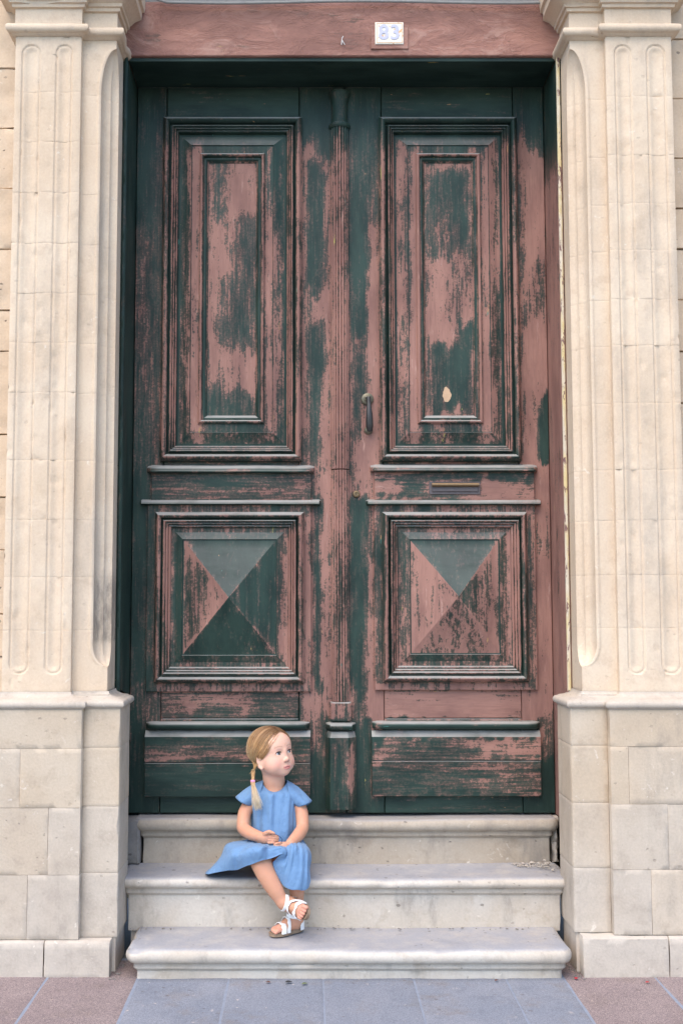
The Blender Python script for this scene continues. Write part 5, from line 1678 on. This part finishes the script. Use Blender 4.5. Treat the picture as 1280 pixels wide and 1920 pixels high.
# ---- sandals
WHT = plain('white_leather', (0.80, 0.79, 0.77), 0.45, 0.4, 0, 90, 0.06, 0.2)
CORK = plain('cork_sole', (0.27, 0.19, 0.13), 0.85, 0.2, 0, 160, 0.35, 0.4)
BUCK = plain('buckle_metal', (0.55, 0.54, 0.52), 0.3, 0.5, 0.9)
def sandal(fr, side, label_pos):
    A, o = fr
    g = lambda x, y, z: tuple(o + A @ np.array([x, y*side, z]))
    root = empty('sandal', Vector(o)); root.parent = girl; root.location = Vector(o) - girl.location
    n = 44
    def outline(k):
        a = 2*math.pi*k/n
        x = 0.004 + 0.071 * math.cos(a)
        w = 0.0245 + 0.0062 * sstep(-0.02, 0.04, x) - 0.003 * math.exp(-((x + 0.012)/0.02)**2)
        return x, w * (abs(math.sin(a))**0.75) * (1 if math.sin(a) >= 0 else -1)
    mb = MB(); rows = []
    for z, k in ((-0.0095, 0.94), (-0.0092, 0.985), (-0.005, 1.0), (-0.003, 0.985), (0.0005, 1.0), (0.0030, 1.01), (0.0036, 0.985), (0.0020, 0.95), (0.0008, 0.85), (0.0004, 0.4)):
        rows.append([g(0.004 + (outline(q)[0] - 0.004)*k, outline(q)[1]*k, z) for q in range(n)])
    mb.grid(rows, closed=True)
    mb.f.append(tuple(range(n))); mb.f.append(tuple(len(mb.v) - n + q for q in range(n)))
    mb.build('sole', CORK, root, sharp=60)
    def strap(name, x0, w, hw, h, wave, z0=0.0, lean=0.0, skew=0.0, th=0.0022):
        mb = MB(); rows = []
        for i in range(25):
            a = math.pi * i / 24
            y, z = hw*(1 if math.cos(a) > 0 else -1)*abs(math.cos(a))**0.8, z0 + h*math.sin(a)**0.8
            e = wave * math.sin(i * 1.35)
            xs = x0 + lean*math.sin(a) + skew*math.cos(a)
            ox, oy, oz = 0, math.cos(a)*th, math.sin(a)*th
            rows.append([g(xs - w/2, y, z), g(xs - w/2 + 0.001, y + oy, z + oz), g(xs + w/2 + e - 0.001, y + oy, z + oz), g(xs + w/2 + e, y, z)])
        mb.grid(rows, closed=True)
        return mb.build(name, WHT, root, sharp=60)
    strap('toe_strap', 0.030, 0.020, 0.0305, 0.0310, 0.0022, lean=-0.004, skew=0.004)
    strap('instep_strap', 0.008, 0.013, 0.0290, 0.0470, 0.0016, lean=-0.006, skew=0.004)
    # ankle strap: ring round the ankle, with hook-and-loop tab
    mb = MB(); rows = []
    for i in range(33):
        a = 2*math.pi*i/32
        x, y = -0.032 + 0.0285*math.cos(a), 0.0262*math.sin(a)
        zc = 0.047 + 0.006*math.cos(a)
        ox, oy = 0.0022*math.cos(a), 0.0022*math.sin(a)
        rows.append([g(x, y, zc - 0.0055), g(x + ox, y + oy, zc - 0.005), g(x + ox, y + oy, zc + 0.005), g(x, y, zc + 0.0055)])
    mb.grid(rows, closed=True); mb.build('ankle_strap', WHT, root, sharp=60)
    mb = MB(); rows = []
    for i in range(13):
        a = 0.2 + 1.5 * i/12
        x, y = -0.032 + 0.0310*math.cos(a), 0.0288*math.sin(a)
        zc = 0.047 + 0.006*math.cos(a)
        ox, oy = 0.0025*math.cos(a), 0.0025*math.sin(a)
        rows.append([g(x, y, zc - 0.0065), g(x + ox, y + oy, zc - 0.006), g(x + ox, y + oy, zc + 0.006), g(x, y, zc + 0.0065)])
    mb.grid(rows, closed=True); mb.build('fastening_tab', WHT, root, sharp=60)
    # heel counter
    mb = MB(); rows = []
    for i in range(19):
        a = math.pi/2 + math.pi * i/18
        x, y = -0.040 + 0.0285*math.cos(a), 0.0262*math.sin(a)
        hgt = 0.040 - 0.016*abs(math.sin(a))
        ox, oy = 0.002*math.cos(a), 0.002*math.sin(a)
        rows.append([g(x, y, 0.0), g(x + ox, y + oy, 0.0), g(x + ox - 0.0*x, y*0.94 + oy, hgt), g(x, y*0.94, hgt)])
    mb.grid(rows, closed=True); mb.build('heel_counter', WHT, root, sharp=60)
    return root
sandal(FLT, 1, 0)
sandal(FRT, 1, 1)

# ================================================================== litter on the pavement
LEAFM = plain('dry_leaf', (0.16, 0.075, 0.05), 0.8, 0.2, 0, 80, 0.4)
LEAFD = plain('dark_leaf', (0.045, 0.045, 0.045), 0.8, 0.2, 0, 80, 0.4)
LEAFG = plain('green_leaf', (0.13, 0.16, 0.07), 0.8, 0.2, 0, 80, 0.4)
REDM = plain('red_petal', (0.42, 0.02, 0.03), 0.6, 0.3, 0, 80, 0.3)
def fallen_leaf(px, py, Y, size, ang, m, label, name='fallen_leaf'):
    c = P(px, py, Y); c.z = 0.003
    mb = MB(); rows = []
    for i in range(7):
        t = i / 6
        w = size*0.34*math.sin(math.pi*min(1, t*0.95 + 0.03))
        row = []
        for j in (-1, 0, 1):
            x, y = (t - 0.5)*size, j*w
            row.append((c.x + x*math.cos(ang) - y*math.sin(ang), c.y + x*math.sin(ang) + y*math.cos(ang), c.z + 0.0015 + abs(j)*w*0.35 + 0.10*size*(t-0.5)**2))
        rows.append(row)
    mb.grid(rows)
    o = mb.build(name, m, None, sharp=0)
    md = o.modifiers.new('thickness', 'SOLIDIFY'); md.thickness = 0.0006
    return tag(o, label, 'leaf', 'leaves fallen on the pavement')
def ypv(py): return -0.55 - (py - 1840) / 80 * 0.40
fallen_leaf(541, 1842, ypv(1842), 0.026, 0.1, LEAFD, 'black curled leaf on the pavement by the bottom step, below the sandals')
fallen_leaf(571, 1845, ypv(1845), 0.022, 0.4, LEAFG, 'olive green leaf scrap on the pavement by the bottom step')
fallen_leaf(503, 1842, ypv(1842), 0.018, -0.2, LEAFM, 'brown leaf scrap on the pavement, at the girl side of the bottom step')
fallen_leaf(930, 1838, ypv(1838), 0.016, 0.7, LEAFM, 'brown leaf scrap beside the bottom step below the letter slot leaf')
fallen_leaf(1213, 1842, ypv(1842), 0.016, 0.2, REDM, 'tiny dark red leaf on the pink paving by the plinth')
fallen_leaf(1079, 1822, -0.52, 0.020, 1.2, REDM, 'bright red petal in the gap between bottom step and plinth', 'petal')
